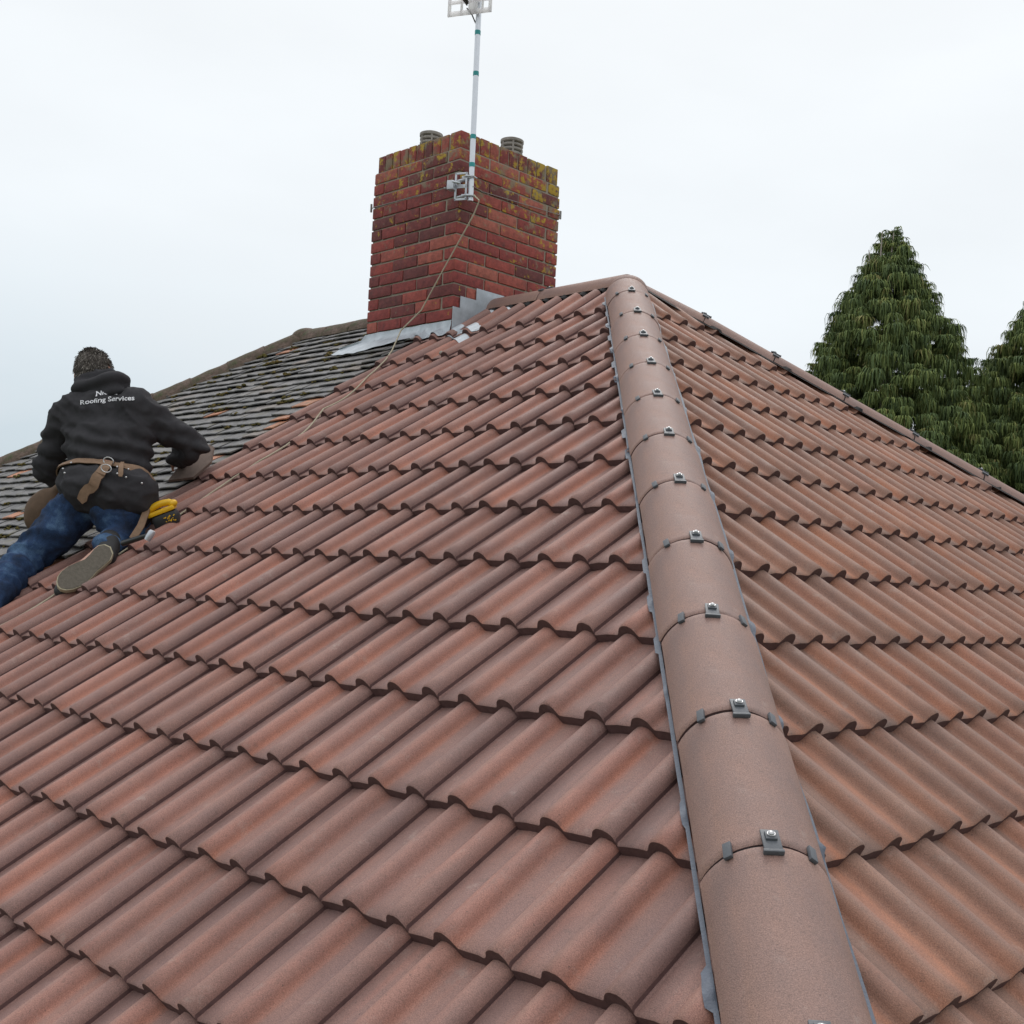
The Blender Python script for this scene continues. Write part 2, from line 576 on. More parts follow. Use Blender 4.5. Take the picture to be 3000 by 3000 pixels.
def denim_material():
    m, nt, bs = mat("blue_denim", 0.85, 0.2)
    n1 = tex(nt, 9, 4, 0.6)
    col = ramp(nt, n1, [(0.34, (0.018, 0.027, 0.052)), (0.52, (0.024, 0.050, 0.115)), (0.72, (0.085, 0.15, 0.25))])
    w = tex(nt, 260, 2)
    col = mixc(nt, col, ramp(nt, w, [(0.3, (0.75, 0.75, 0.75)), (0.7, (1.3, 1.3, 1.3))]), 1.0, 'MULTIPLY')
    nt.links.new(col, bs.inputs['Base Color'])
    bump(nt, bs, w, 0.4, 0.003)
    return m


M_DENIM = denim_material()


def hair_material():
    m, nt, bs = mat("greying_hair", 0.65, 0.3)
    t, ts = tint(nt)
    col = ramp(nt, ts[0], [(0.0, (0.02, 0.016, 0.014)), (0.55, (0.075, 0.062, 0.052)), (1.0, (0.26, 0.235, 0.21))])
    nt.links.new(col, bs.inputs['Base Color'])
    return m


M_HAIR = hair_material()


def foliage_material():
    m, nt, bs = mat("drooping_conifer_foliage", 0.75, 0.25)
    t, ts = tint(nt)
    col = ramp(nt, ts[0], [(0.0, (0.058, 0.090, 0.047)), (0.5, (0.112, 0.155, 0.054)), (0.85, (0.195, 0.230, 0.066)),
                           (1.0, (0.25, 0.22, 0.09))])
    nt.links.new(col, bs.inputs['Base Color'])
    return m


M_FOL = foliage_material()

# ------------------------------------------------------------------ ground
g = MB()
g.grid([[(x, y, GROUND_Z) for x in (-900, -300, -60, 0, 60, 300, 900)] for y in (-900, -300, -60, 0, 60, 300, 900)])
gr_o = build(g, "ground", M_GRASS, loc=(0, 0, GROUND_Z))
gr_o["kind"] = "structure"

# ------------------------------------------------------------------ roof surfaces
ROLL, STEP = 0.031, 0.030


def prof(u):
    i = math.floor((u + 0.075) / 0.15)
    x = u - i * 0.15
    a = abs(x)
    if a < 0.0285:
        h = ROLL * (0.08 + 0.92 * math.sqrt(max(0.0, 1 - (a / 0.0302) ** 2)))
    else:
        h = ROLL * 0.383 * max(0.0, 1 - (a - 0.0285) / 0.0095) ** 1.7
    if i % 2 and 0.0285 < x <= 0.0305:
        h = 0.012 - 0.0085 * (x - 0.0285) / 0.0017
    if i % 2 and x > 0.0305:                             # side lap: the overlying tile stops short of a narrow groove
        h = -0.006 if x < 0.0355 else -0.006 * max(0.0, 1 - (x - 0.0355) / 0.040)
    return h - ROLL


def height(u, v):
    j = math.ceil((v - V0) / GAUGE - 1e-6)
    t = (v - (V0 + (j - 1) * GAUGE)) / GAUGE
    if j < 3:
        t = (v - (V0 + 2 * GAUGE)) / GAUGE
    return prof(u) - STEP * (1 - t)


def PL(x, v, h=0.0):
    return Vector((x, -CP_ * v, -SP_ * v)) + NL * h


def PR(y, v, h=0.0):
    return Vector((CP_ * v, y, -SP_ * v)) + NR * h


XS = [-.0742, -.056, -.040, -.0365, -.033, -.0302, -.0282, -.025, -.020, -.014, -.007, 0, .007, .014, .020, .025, .0282]
XS_EVEN = XS + [.0302, .033, .0365, .040, .056]
XS_ODD = XS + [.0296, .0302, .0308, .0352, .0358, .052]


def rnd(*k):
    return random.Random(hash(k) & 0xffffff)


def interlocking_slope(P, u_org, u0, u1, j0, j1, seed, keep, vtop=None):
    mb = MB()
    i0, i1 = math.floor((u0 - u_org) / 0.15) - 1, math.ceil((u1 - u_org) / 0.15) + 1
    cols = []
    for i in range(i0, i1 + 1):
        for x in (XS_ODD if i % 2 else XS_EVEN):
            cols.append(i * 0.15 + x)
    for j in range(j0, j1 + 1):
        va = V0 + (j - 1) * GAUGE
        vb = V0 + j * GAUGE
        va0 = va
        if vtop is not None and j == j0:
            va = vtop
        use = [u for u in cols if keep(u + u_org, va - 0.02) or keep(u + u_org, vb)]
        if len(use) < 2:
            continue
        lo, hi = min(use), max(use)
        use = [u for u in cols if lo - 0.02 <= u <= hi + 0.02]
        rows = [[], [], [], [], []]
        uvs = [[], [], [], [], []]
        cs = [[], [], [], [], []]
        for u in use:
            k = math.floor((u - 0.15 - 0.0340) / 0.30)
            r = rnd(seed, j, k)
            dv, dh, sk = r.uniform(-.004, .004), r.uniform(-.002, .002), r.uniform(-.01, .01)
            c = (r.random(), r.random(), r.random())
            uc = u - (k * 0.3 + 0.334)
            rag = 0.0016 * noise.noise(Vector((u * 90, j * 3.1, 0)))
            ve = vb + dv + sk * uc + rag
            p = prof(u)
            spec = ((va0 - 0.012, p - STEP * (1 + (va - va0) / GAUGE) - 0.0015), (vb - 0.05, p + dh - STEP * 0.15),
                    (ve - 0.005, p + dh - 0.0006), (ve, p + dh - 0.005), (ve - 0.001, p - STEP + 0.0005))
            for q, (v, h) in enumerate(spec):
                rows[q].append(P(u + u_org, v, h))
                uvs[q].append((u, v))
                cs[q].append(c)
        n = len(use)
        b = len(mb.v)
        for q in range(5):
            mb.v += rows[q]
            mb.uv += uvs[q]
            mb.c += cs[q]
        for q in range(4):
            for a in range(n - 1):
                mb.f.append((b + q * n + a, b + (q + 1) * n + a, b + (q + 1) * n + a + 1, b + q * n + a + 1))
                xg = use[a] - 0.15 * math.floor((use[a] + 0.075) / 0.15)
                seam_shade = math.floor((use[a] + 0.075) / 0.15) % 2 and 0.0300 < xg < 0.0306  # groove wall takes the dark edge colour, painting in the seam's shade
                mb.m.append(1 if q >= 3 else (1 if seam_shade else 0))
    return mb


XB = -1.305                                            # line where the new tiles meet the neighbour's old ones
JE = 17                                                # eaves course
VE = V0 + JE * GAUGE
house = empty("semi_detached_house", HOUSE_LOC,
              "house half with new red brown roll tiles, smooth hip caps and a brick chimney", "house",
              "the semi detached pair")
neighbour = empty("semi_detached_house", (-4.6, 0, GROUND_Z),
                  "house half still under grey mossy old plain tiles, behind the roofer", "house",
                  "the semi detached pair")
mbL = interlocking_slope(PL, UL, XB, 5.2, 3, JE, 1, lambda x, v: x >= XB - .02 and x <= CP_ * v + .05, vtop=0.0)
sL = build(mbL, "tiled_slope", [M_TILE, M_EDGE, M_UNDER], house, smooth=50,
           clip=(((0, 0, 0), (1, 1, 0)), ((XB, 0, 0), (-1, 0, 0)), ((0, -0.001, 0), (0, 1, 0))))
sL["label"] = "front roof slope of red brown roll tiles below the chimney"
mbR = interlocking_slope(PR, UR, -5.2, 5.2, 3, JE, 2, lambda y, v: abs(y) <= CP_ * v + .05, vtop=0.0)
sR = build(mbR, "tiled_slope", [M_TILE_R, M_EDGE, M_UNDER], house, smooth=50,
           clip=(((0, 0, 0), (-1, -1, 0)), ((0, 0, 0), (-1, 1, 0))))
sR["label"] = "hip end roof slope of red brown roll tiles between the two hips"


def PB(x, v, h=0.0):
    q = PL(x, v, h)
    return Vector((q.x, -q.y, q.z))


mbB = interlocking_slope(PB, UL, XB, 5.2, 3, JE, 3, lambda x, v: x >= XB - .02 and x <= CP_ * v + .05, vtop=0.0)
mbB.f = [q[::-1] for q in mbB.f]
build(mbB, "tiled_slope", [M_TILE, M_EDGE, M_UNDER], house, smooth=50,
      clip=(((0, 0, 0), (1, -1, 0)), ((XB, 0, 0), (-1, 0, 0)), ((0, 0.001, 0), (0, -1, 0))))["label"] = \
    "rear roof slope of red brown roll tiles"

# ---- old plain tiles of the neighbouring half
RX = -3.07                                             # end of the ridge on the neighbour's side
OLD_H = -0.014


def plain_tiles(P, xlo, xhi, keep, seed, ve, orange=None):
    mb = MB()
    gg, wd = 0.0985, 0.166
    for j in range(1, int(ve / gg) + 1):
        v1 = j * gg
        x = xlo - (wd / 2 if j % 2 else 0)
        wav = 0.004 * math.sin(j * 1.7)
        while x < xhi:
            r = rnd(seed, j, round(x * 1000))
            xe = min(x + wd - 0.003, xhi)
            if xe - x > 0.02 and keep((x + xe) / 2, v1):
                dh, dv, rk = r.uniform(-.004, .004), r.gauss(0, .0065) + wav, r.gauss(0, .006)
                tl = r.gauss(0, 0.0045)
                if r.random() < 0.02:
                    dv += r.uniform(-.02, .02)
                t = r.random() * 0.9
                if orange and orange(x, v1, r):
                    t = 1.0
                c = (t, r.random(), r.random())
                vs_, fs = [], []
                xs = [x, (2 * x + xe) / 3, (x + 2 * xe) / 3, xe]
                for k, xx in enumerate(xs):
                    cam_ = 0.003 * (1 - abs(2 * k / 3 - 1))
                    sl_ = tl * (k / 3 - .5)
                    ve_ = v1 + dv + rk * (k / 3 - .5)
                    nz = 0.0015 * noise.noise(Vector((xx * 40, v1 * 7, seed)))
                    hh = OLD_H + dh + sl_ + cam_
                    vs_ += [P(xx, v1 - gg - 0.03, OLD_H - .019), P(xx, ve_ - .003 + nz, hh), P(xx, ve_ + nz, hh - .003),
                            P(xx, ve_ - .001, hh - .009)]
                for k in range(3):
                    for q in range(3):
                        a = k * 4 + q
                        fs.append((a, a + 1, a + 5, a + 4))
                fs += [(0, 3, 2, 1), (12, 13, 14, 15)]
                mb.add(vs_, fs, [(q[0], q[1]) for q in vs_], c)
            x += wd
    return mb


def oran(x, v, r):
    near = x > XB - 0.30
    return (near and r.random() < 0.16) or r.random() < 0.004


mbO = plain_tiles(PL, -9.0, XB + 0.03, lambda x, v: x > RX - CP_ * v - .1, 11, VE, oran)
sO = build(mbO, "tiled_slope", [M_OLD], neighbour, smooth=None, clip=(((RX, 0, 0), (-1, 1, 0)),))
sO["label"] = "front roof slope of grey plain tiles with moss in the joints"


def flat_slope(name, pts, mtl, par, label):
    mb = MB()
    n = (Vector(pts[1]) - Vector(pts[0])).cross(Vector(pts[2]) - Vector(pts[0])).normalized()
    if n.z < 0:
        n = -n
    mb.slab([Vector(q) - n * 0.05 for q in pts], n, 0.02)
    o = build(mb, name, mtl, par, smooth=None)
    o["label"] = label


EY, EZ = CP_ * VE, -SP_ * VE
flat_slope("tiled_slope", [(RX, 0, 0), (RX - EY, -EY, EZ), (RX - EY, EY, EZ)], M_OLD, neighbour, "far hip end slope of old grey tiles")
flat_slope("tiled_slope", [(RX, 0, 0), (XB, 0, 0), (XB, EY, EZ), (RX - EY, EY, EZ)], M_OLD, neighbour, "rear slope of old grey tiles")

# roof deck (battens and felt seen only as darkness through gaps), walls
for par, xa, xb, hipx in ((house, XB, EY, True), (neighbour, RX - EY, XB, False)):
    mb = MB()
    d = 0.10
    if hipx:
        ps = [(XB, 0, -d), (-.05, 0, -d), (EY, -EY, EZ - d), (XB, -EY, EZ - d), (XB, EY, EZ - d), (EY, EY, EZ - d)]
        mb.add(ps, [(0, 3, 2, 1), (1, 2, 5), (0, 1, 5, 4)])
    else:
        ps = [(RX, 0, -d), (XB, 0, -d), (XB, -EY, EZ - d), (RX - EY, -EY, EZ - d), (XB, EY, EZ - d), (RX - EY, EY, EZ - d)]
        mb.add(ps, [(0, 3, 2, 1), (0, 5, 3), (0, 1, 4, 5)])
    build(mb, "roof_underlay", M_UNDER, par, smooth=None)
    mb = MB()
    wx0, wx1 = (XB, EY - .35) if hipx else (RX - EY + .35, XB)
    mb.box(((wx0 + wx1) / 2, 0, (EZ - .12 + GROUND_Z) / 2), (wx1 - wx0 - .01, 2 * EY - .7, EZ - .12 - GROUND_Z))
    build(mb, "wall", M_WALL, par, smooth=None)
    mb = MB()
    fx0, fx1 = (XB + .005, EY) if hipx else (RX - EY, XB - .005)
    mb.box(((fx0 + fx1) / 2, 0, EZ - .16), (fx1 - fx0, 2 * EY, .06))
    build(mb, "soffit", M_WHITEPL, par, smooth=None)


# ------------------------------------------------------------------ cap tiles on hips and ridges
def cap_mesh(name, length, r, ang, th, mats, wob=0.0, seed=0):
    mb = MB()
    n, m = 20, 6
    rows, uvs = [], []
    ys = [0.0, 0.004, 0.02] + [0.02 + (length - 0.04) * q / m for q in range(1, m)] + [length - 0.02, length - 0.004, length]
    for y in ys:
        e = 0.003 if y in (0.0, length) else 0.0
        row = []
        for k in range(n + 1):
            a = -ang + 2 * ang * k / n
            rr = r - e + wob * noise.noise(Vector((a * 3, y * 9, seed)))
            row.append((rr * math.sin(a), y, rr * math.cos(a) - r))
            uvs.append((a * r, y))
        rows.append(row)
    mb.grid(rows, uvs)
    for y, flip in ((0.0, 0), (length, 1)):
        o_ = [((r - .003) * math.sin(-ang + 2 * ang * k / n), y, (r - .003) * math.cos(-ang + 2 * ang * k / n) - r) for k in range(n + 1)]
        i_ = [((r - th) * math.sin(-ang + 2 * ang * k / n), y, (r - th) * math.cos(-ang + 2 * ang * k / n) - r) for k in range(n + 1)]
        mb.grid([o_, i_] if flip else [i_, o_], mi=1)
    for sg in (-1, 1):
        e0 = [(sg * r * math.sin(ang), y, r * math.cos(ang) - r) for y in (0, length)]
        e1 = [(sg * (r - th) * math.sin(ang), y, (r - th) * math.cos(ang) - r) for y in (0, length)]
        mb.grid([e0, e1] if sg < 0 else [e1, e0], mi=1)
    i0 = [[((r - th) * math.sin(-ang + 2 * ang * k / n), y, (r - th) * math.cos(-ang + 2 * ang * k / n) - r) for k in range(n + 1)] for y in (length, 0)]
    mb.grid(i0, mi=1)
    me = mesh_from(mb, name, Vector((0, 0, 0)), 40)
    for q in mats:
        me.materials.append(q)
    return me


def clip_mesh():
    mb = MB()
    mb.box((0, -0.002, 0.006), (0.034, 0.058, 0.006), bev=0.002, mi=0)
    mb.box((0, 0.029, 0.005), (0.038, 0.008, 0.010), bev=0.002, mi=0)
    mb.box((0, -0.010, 0.010), (0.022, 0.024, 0.008), bev=0.003, mi=0)
    mb.tube([(0, -0.010, 0.008), (0, -0.010, 0.0165)], 0.0080, 12, mi=1)
    mb.ball((0, -0.010, 0.0165), 0.0062, (1, 1, .7), sub=2, mi=1)
    me = mesh_from(mb, "clamp_plate", Vector((0, 0, 0)))
    me.materials.append(M_PLASTIC)
    me.materials.append(M_BOLT)
    return me


def lug_mesh():
    mb = MB()
    mb.box((0, 0, 0.005), (0.017, 0.040, 0.008), bev=0.002)
    me = mesh_from(mb, "union_lug", Vector((0, 0, 0)))
    me.materials.append(M_PLASTIC)
    return me


def band_mesh(r, ang, wdt=0.05):
    mb = MB()
    rows = [[(rr * math.sin(-ang + 2 * ang * k / 16), y, rr * math.cos(-ang + 2 * ang * k / 16) - r) for k in range(17)]
            for y, rr in ((-wdt, r - .015), (-wdt, r - .006), (wdt, r - .006), (wdt, r - .015))]
    mb.grid(rows)
    me = mesh_from(mb, "union_band", Vector((0, 0, 0)))
    me.materials.append(M_UNDER)
    return me


CAP_R, CAP_A = 0.126, R_(74)
CAPL = 0.4575
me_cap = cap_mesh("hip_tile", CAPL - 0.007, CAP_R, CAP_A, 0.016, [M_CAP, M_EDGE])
me_clip, me_lug, me_band = clip_mesh(), lug_mesh(), band_mesh(CAP_R, CAP_A)


def frame(axis, origin):
    """lateral, along, up"""
    a = Vector(axis).normalized()
    w = a.cross(Vector((0, 0, 1))).normalized()
    u = w.cross(a).normalized()
    M = Matrix((w, a, u)).transposed().to_4x4()
    M.translation = Vector(origin)
    return M


def run_caps(axis, origin, s_list, name, seed, ang=None, dip=0.0):
    full_me, ba = (me_cap, CAP_A) if ang is None else (cap_mesh(name, CAPL - 0.007, CAP_R, ang, 0.016, [M_CAP, M_EDGE]), ang)
    bnd = me_band if ang is None else band_mesh(CAP_R, ang)
    base = frame(axis, origin)
    for k in range(len(s_list) - 1):
        s0, s1 = s_list[k], s_list[k + 1]
        r = rnd(seed, k)
        full = abs((s1 - s0) - CAPL) < 0.004
        me = full_me if full else cap_mesh(name, s1 - s0 - 0.006, CAP_R, ba, 0.016, [M_CAP, M_EDGE])
        J = Matrix.Translation((r.uniform(-.002, .002), s0 + 0.003, r.uniform(-.0015, .0015))) @ Matrix.Rotation(r.uniform(-.006, .006), 4, 'Z')
        if k == 0 and dip:
            J = Matrix.Translation((0, s1, 0)) @ Matrix.Rotation(dip, 4, 'X') @ Matrix.Translation((0, s0 - s1 + .003, 0))
        t = place(name, me, base @ J, house)
        OFF[t.name] = None
        if k == 0:
            continue
        # clamp, lugs and union at the joint on this tile's upper end
        B = base @ Matrix.Translation((0, s0, 0))
        Bi = (base @ J).inverted()

        def sub(nm, mesh, M):
            o = bpy.data.objects.new(nm, mesh)
            COL.objects.link(o)
            o.parent = t
            o.matrix_local = Bi @ M
        sub("union_band", bnd, B)
        sub("clamp_plate", me_clip, B @ Matrix.Translation((r.uniform(-.004, .004), 0, 0)) @ Matrix.Rotation(r.uniform(-.09, .09), 4, 'Z'))
        for sg in (-1, 1):
            a = sg * R_(36)
            L_ = Matrix.Translation((CAP_R * math.sin(a), 0, CAP_R * math.cos(a) - CAP_R)) @ Matrix.Rotation(a, 4, 'Y') @ Matrix.Rotation(r.uniform(-.1, .1), 4, 'Z')
            sub("union_lug", me_lug, B @ L_)
    return base


HAX = Vector((1, -1, -TP_)).normalized()
hw = HAX.cross(Vector((0, 0, 1))).normalized()        # towards -x,-y for the near hip
hu = hw.cross(HAX).normalized()
H0 = hw * -0.0096 + hu * 0.043
run_caps(HAX, H0, [0.40] + [0.712 + 0.457 * q for q in range(0, 13)], "hip_tile", 21)
RAX = Vector((1, 1, -TP_)).normalized()
rw = RAX.cross(Vector((0, 0, 1))).normalized()
ru = rw.cross(RAX).normalized()
run_caps(RAX, ru * 0.006, [0.12] + [0.54 + 0.457 * q for q in range(0, 14)], "hip_tile", 22, R_(61), 0.045)
run_caps((1, 0, 0), (0, 0, -0.028), [-1.03, -0.576, 0.06], "ridge_tile", 23)
# sand-cement pointing where the three lines of caps meet
mb = MB()
mb.ball((0.09, -0.05, -0.155), 0.115, (1, 1, .9), sub=4)
build(mb, "mortar_fill", M_CAP, house)


# dry-hip strips dressed over the tiles, and the dark vent strip under the far hip and the ridge
def strip(axis, org, side, w0, w1, s0, s1, hfun, lift, name, mtl, wavy=0.0, inner=None, pads=None):
    mb = MB()
    a = Vector(axis).normalized()
    w = a.cross(Vector((0, 0, 1))).normalized()
    rows, s = [], s0
    while s < s1:
        row = []
        ww1 = w1 + wavy * noise.noise(Vector((s * 3.0, side * 3, 1.3)))
        if pads:
            pp = a * s + w * (side * w1)
            pu = pp.x - UL if pads == 'L' else pp.y - UR
            pk = math.floor((pu + .075) / .15)
            if rnd(77, pk).random() < .75 and prof(pu) > -.022:
                ww1 += rnd(78, pk).uniform(.004, .013)
        for q in range(7):
            t = q / 6
            lat = w0 + (ww1 - w0) * t
            p = a * s + w * (side * lat)
            p = hfun(p, lift * (1 - 0.5 * t))
            if inner is not None and q == 0:
                p = a * s + w * (side * w0) + Vector(org) + inner
            row.append(p)
        rows.append(row)
        s += 0.012
    if side > 0:
        rows = [r_[::-1] for r_ in rows]
    mb.grid(rows)
    o = build(mb, name, mtl, house, smooth=60)
    o.data.polygons.foreach_set("use_smooth", [True] * len(o.data.polygons))
    return o


def onrL(p, lift):
    v = -p.y / CP_
    return PL(p.x, v, max(height(p.x - UL, v) + .004, -.012) + .003 * noise.noise(p * 4))


def onrR(p, lift):
    v = p.x / CP_
    return PR(p.y, v, max(height(p.y - UR, v) + .004, -.010) + .006 * noise.noise(p * 3.3))


SD = -1 if hw.x > 0 else 1
edge_h = hu * (0.043 - CAP_R * (1 - math.cos(CAP_A)))
strip(HAX, (0, 0, 0), 1 if hw.x < 0 else -1, 0.113, 0.1225, 0.40, 6.2, onrL, 0.016, "dry_hip_strip", M_STRIP, 0.003, edge_h, "L")
strip(HAX, (0, 0, 0), -1 if hw.x < 0 else 1, 0.110, 0.150, 0.40, 6.2, onrR, 0.026, "dry_hip_strip", M_STRIP, 0.010, edge_h)
edge_r = ru * (0.006 - CAP_R * (1 - math.cos(R_(61))))
strip(RAX, (0, 0, 0), 1 if rw.x > 0 else -1, 0.096, 0.150, 0.10, 6.2, onrR, 0.006, "vent_strip", M_UNDER, 0.02, edge_r)
mb = MB()
rows = []
x = -1.0
while x < 0.12:
    rows.append([Vector((x, -0.100, -0.115)), PL(x, 0.125 / CP_, height(x - UL, 0.15) + .010),
                 PL(x, (0.17 + .02 * noise.noise(Vector((x * 6, 0, 0)))) / CP_, height(x - UL, 0.2) + .004)])
    x += 0.012
mb.grid(rows)
build(mb, "vent_strip", M_UNDER, house, smooth=60)

# ---- neighbour's mossy ridge and hip caps, bedded in mortar
me_oldcap = [cap_mesh("hip_tile", 0.30, 0.118, R_(80), 0.015, [M_OLDCAP, M_OLDCAP], 0.006, q) for q in range(4)]
LAX = Vector((-1, -1, -TP_)).normalized()
fr = frame(LAX, (RX, 0, 0)) @ Matrix.Translation((0, 0, 0.018))
for k in range(22):
    r = rnd(31, k)
    J = Matrix.Translation((r.uniform(-.006, .006), 0.06 + k * 0.297, r.uniform(-.006, .006))) @ Matrix.Rotation(r.uniform(-.015, .015), 4, 'X') @ Matrix.Rotation(r.uniform(-.02, .02), 4, 'Z')
    place("hip_tile", me_oldcap[k % 4], fr @ J, neighbour)
LAX2 = Vector((-1, 1, -TP_)).normalized()
fr2 = frame(LAX2, (RX, 0, 0.04))
for k in range(18):
    place("hip_tile", me_oldcap[k % 4], fr2 @ Matrix.Translation((0, 0.06 + k * 0.297, 0)), neighbour)
fr3 = frame((-1, 0, 0), (CH_X0 + 0.02, 0, 0.0))
for k in range(4):
    r = rnd(32, k)
    place("ridge_tile", me_oldcap[(k + 2) % 4], fr3 @ Matrix.Translation((0, k * 0.302, r.uniform(-.006, .006))), neighbour)
mb = MB()
mb.ball((RX - .02, 0, -0.075), 0.125, (1.1, 1, .75), sub=3)
build(mb, "mortar_fill", M_OLDCAP, neighbour)

# moss tufts sitting in the old tile joints
mb = MB()
for k in range(230):
    r = rnd(41, k)
    v = 0.0985 * r.randint(3, 40) + 0.012
    lo = RX - CP_ * v + 0.1
    x = r.uniform(lo, XB - .05)
    if r.random() < 0.45 and v > 1.8:
        x = r.uniform(-2.6, -1.9)
    sz = r.uniform(.010, .022) * (1.5 if r.random() < .12 else 1)
    for q in range(7):
        p = PL(x + r.gauss(0, sz * 1.3), v + r.gauss(0, sz * .5), OLD_H - .008 + r.uniform(0, sz * .5))
        mb.ball(p, sz * r.uniform(.3, .7), (1.3, 1, .7), sub=1, col=(r.random(), 0, 0))


def moss_material():
    m, nt, bs = mat("moss", 0.95, 0.1)
    t, ts = tint(nt)
    nt.links.new(ramp(nt, ts[0], [(0, (0.06, 0.055, 0.022)), (.6, (0.12, 0.10, 0.03)), (1, (0.17, 0.12, 0.045))]), bs.inputs['Base Color'])
    bump(nt, bs, tex(nt, 300, 3), 1.0, 0.006)
    return m


mo = build(mb, "moss", moss_material(), neighbour)
mo["kind"] = "stuff"

# ------------------------------------------------------------------ chimney (part of the house)
HB, MJ = 0.0655, 0.0095
core = MB()
core.box(((CH_X0 + CH_X1) / 2, (CH_Y0 + CH_Y1) / 2, (CH_TOP - 0.109 - 1.1) / 2), (CH_X1 - CH_X0 - .019, CH_Y1 - CH_Y0 - .019, CH_TOP - 0.109 + 1.1))
core.box(((CH_X0 + CH_X1) / 2, (CH_Y0 + CH_Y1) / 2, CH_TOP - 0.06), (CH_X1 - CH_X0 - .052, CH_Y1 - CH_Y0 - .052, .10))
bk = MB()
LX, LY = CH_X1 - CH_X0, CH_Y1 - CH_Y0


def brick_run(z, hgt, blen, depth, start, seed, inset, top=False):
    faces = (((CH_X0, CH_Y0), (1, 0), LX, (0, -1)), ((CH_X1, CH_Y0), (0, 1), LY, (1, 0)),
             ((CH_X1, CH_Y1), (-1, 0), LX, (0, 1)), ((CH_X0, CH_Y1), (0, -1), LY, (-1, 0)))
    for fi, (o_, d, ln, nn) in enumerate(faces):
        s = 0.0 if start % 2 == 0 else depth + MJ
        end = ln - (depth + MJ) if start % 2 == 0 else ln
        if inset:
            s, end = s + inset, end - inset
        # corner brick of this face sits at s=0 on alternate faces, so each corner shows stretcher and header in turn
        cells = []
        x = s
        tot = end - s
        nb = max(1, round(tot / (blen + MJ)))
        st = tot / nb
        for k in range(nb):
            cells.append((x + k * st, x + (k + 1) * st - MJ * (1 if k < nb - 1 or end < ln else 0)))
        for k, (a, b) in enumerate(cells):
            r = rnd(seed, fi, k)
            c = (r.random(), r.random(), r.random())
            jo = r.uniform(-.0035, .0025) - inset
            ctr = Vector((o_[0] + d[0] * (a + b) / 2 - nn[0] * (depth / 2 - jo), o_[1] + d[1] * (a + b) / 2 - nn[1] * (depth / 2 - jo), z + hgt / 2))
            sx = abs(d[0]) * (b - a) + abs(nn[0]) * depth
            sy = abs(d[1]) * (b - a) + abs(nn[1]) * depth
            bk.box(ctr + Vector((0, 0, r.uniform(-.0012, .0012))), (sx - r.uniform(0, .003), sy - r.uniform(0, .003), hgt - r.uniform(0, .003)),
                   Matrix.Rotation(r.uniform(-.008, .008), 4, 'Z'), bev=r.uniform(.002, .0055), col=c)


z = CH_TOP - 0.105
brick_run(z, 0.105, 0.070, 0.10, 0, 50, 0.016, True)
c_ = 0
while z > -0.75:
    z -= HB + MJ
    brick_run(z, HB, 0.213, 0.1025, c_ % 2, 60 + c_, 0.0 if c_ else 0.004)
    c_ += 1
chim = build(core, "chimney", M_MORTAR, house, smooth=None)
build(bk, "brickwork", M_BRICK, chim)
mb = MB()
mb.box(((CH_X0 + CH_X1) / 2, (CH_Y0 + CH_Y1) / 2, CH_TOP - 0.01), (LX - .09, LY - .09, .04), bev=.018)
build(mb, "mortar_capping", M_CROWN, chim)


def flue(cx, cy, dz=0.0):
    mb = MB()
    def ring(z0, z1, r0, r1=None):
        mb.tube([(cx, cy, z0), (cx, cy, z1)], [r0, r1 or r0], 28)
    zb = CH_TOP + 0.022 + dz
    ring(zb - .07, zb + .075, .058)
    for q in range(4):
        z0 = zb + .012 + q * .028
        mb.tube([(cx, cy, z0), (cx, cy, z0 + .006), (cx, cy, z0 + .016), (cx, cy, z0 + .021)], [.066, .073, .073, .066], 28)
    for q in range(6):
        a = q * math.pi / 3 + .4
        mb.box((cx + .064 * math.cos(a), cy + .064 * math.sin(a), zb + .065), (.018, .012, .12), Matrix.Rotation(a, 4, 'Z'))
    mb.tube([(cx, cy, zb + .120), (cx, cy, zb + .127), (cx, cy, zb + .143), (cx, cy, zb + .152)], [.066, .076, .076, .056], 28)
    return build(mb, "flue_terminal", M_TERRA, chim)


flue(-1.60, -0.14)
flue(-1.19, 0.20, -0.028)

# lead work
mb = MB()
rows = []
x = CH_X0 - 0.16
ztop = -0.238
while x <= CH_X1 + 0.005:
    t = (x - CH_X0) / LX
    yend = CH_Y0 - (0.185 if t < 0.15 else 0.185 - 0.10 * min(1, (t - 0.15) / .5)) - 0.012 * noise.noise(Vector((x * 6, 2, 0)))
    if t < 0:
        yend = CH_Y0 - 0.185 + 0.02 * (t / -0.16)
    def hs(xx, vv):
        h = -0.012 if xx < XB else max(height(xx - UL, vv), -0.03)
        return h + 0.007
    row = []
    if t >= -0.004:
        row += [Vector((x, CH_Y0 - .006, ztop + .003 * noise.noise(Vector((x * 9, 0, 0))))), Vector((x, CH_Y0 - .007, -0.262))]
    else:
        k = max(0.0, 1 - t / -0.19)
        row += [PL(x, (-CH_Y0 + .08 * (1 - k) + .02) / CP_, .006), PL(x, (-CH_Y0 + .06 * (1 - k) + .03) / CP_, .006)]
    y0 = CH_Y0 - 0.03 if t >= -0.004 else row[1].y
    for q in range(8):
        y = y0 + (yend - y0) * q / 7
        vv = -y / CP_
        row.append(PL(x, vv, hs(x, vv) + .004 * noise.noise(Vector((x * 14, y * 14, 3)))))
    rows.append(row)
    x += 0.0105
mb.grid([r_[::-1] for r_ in rows])
ap = build(mb, "lead_apron", M_LEAD, chim, smooth=50)
mb = MB()
xf = CH_X1 + .010
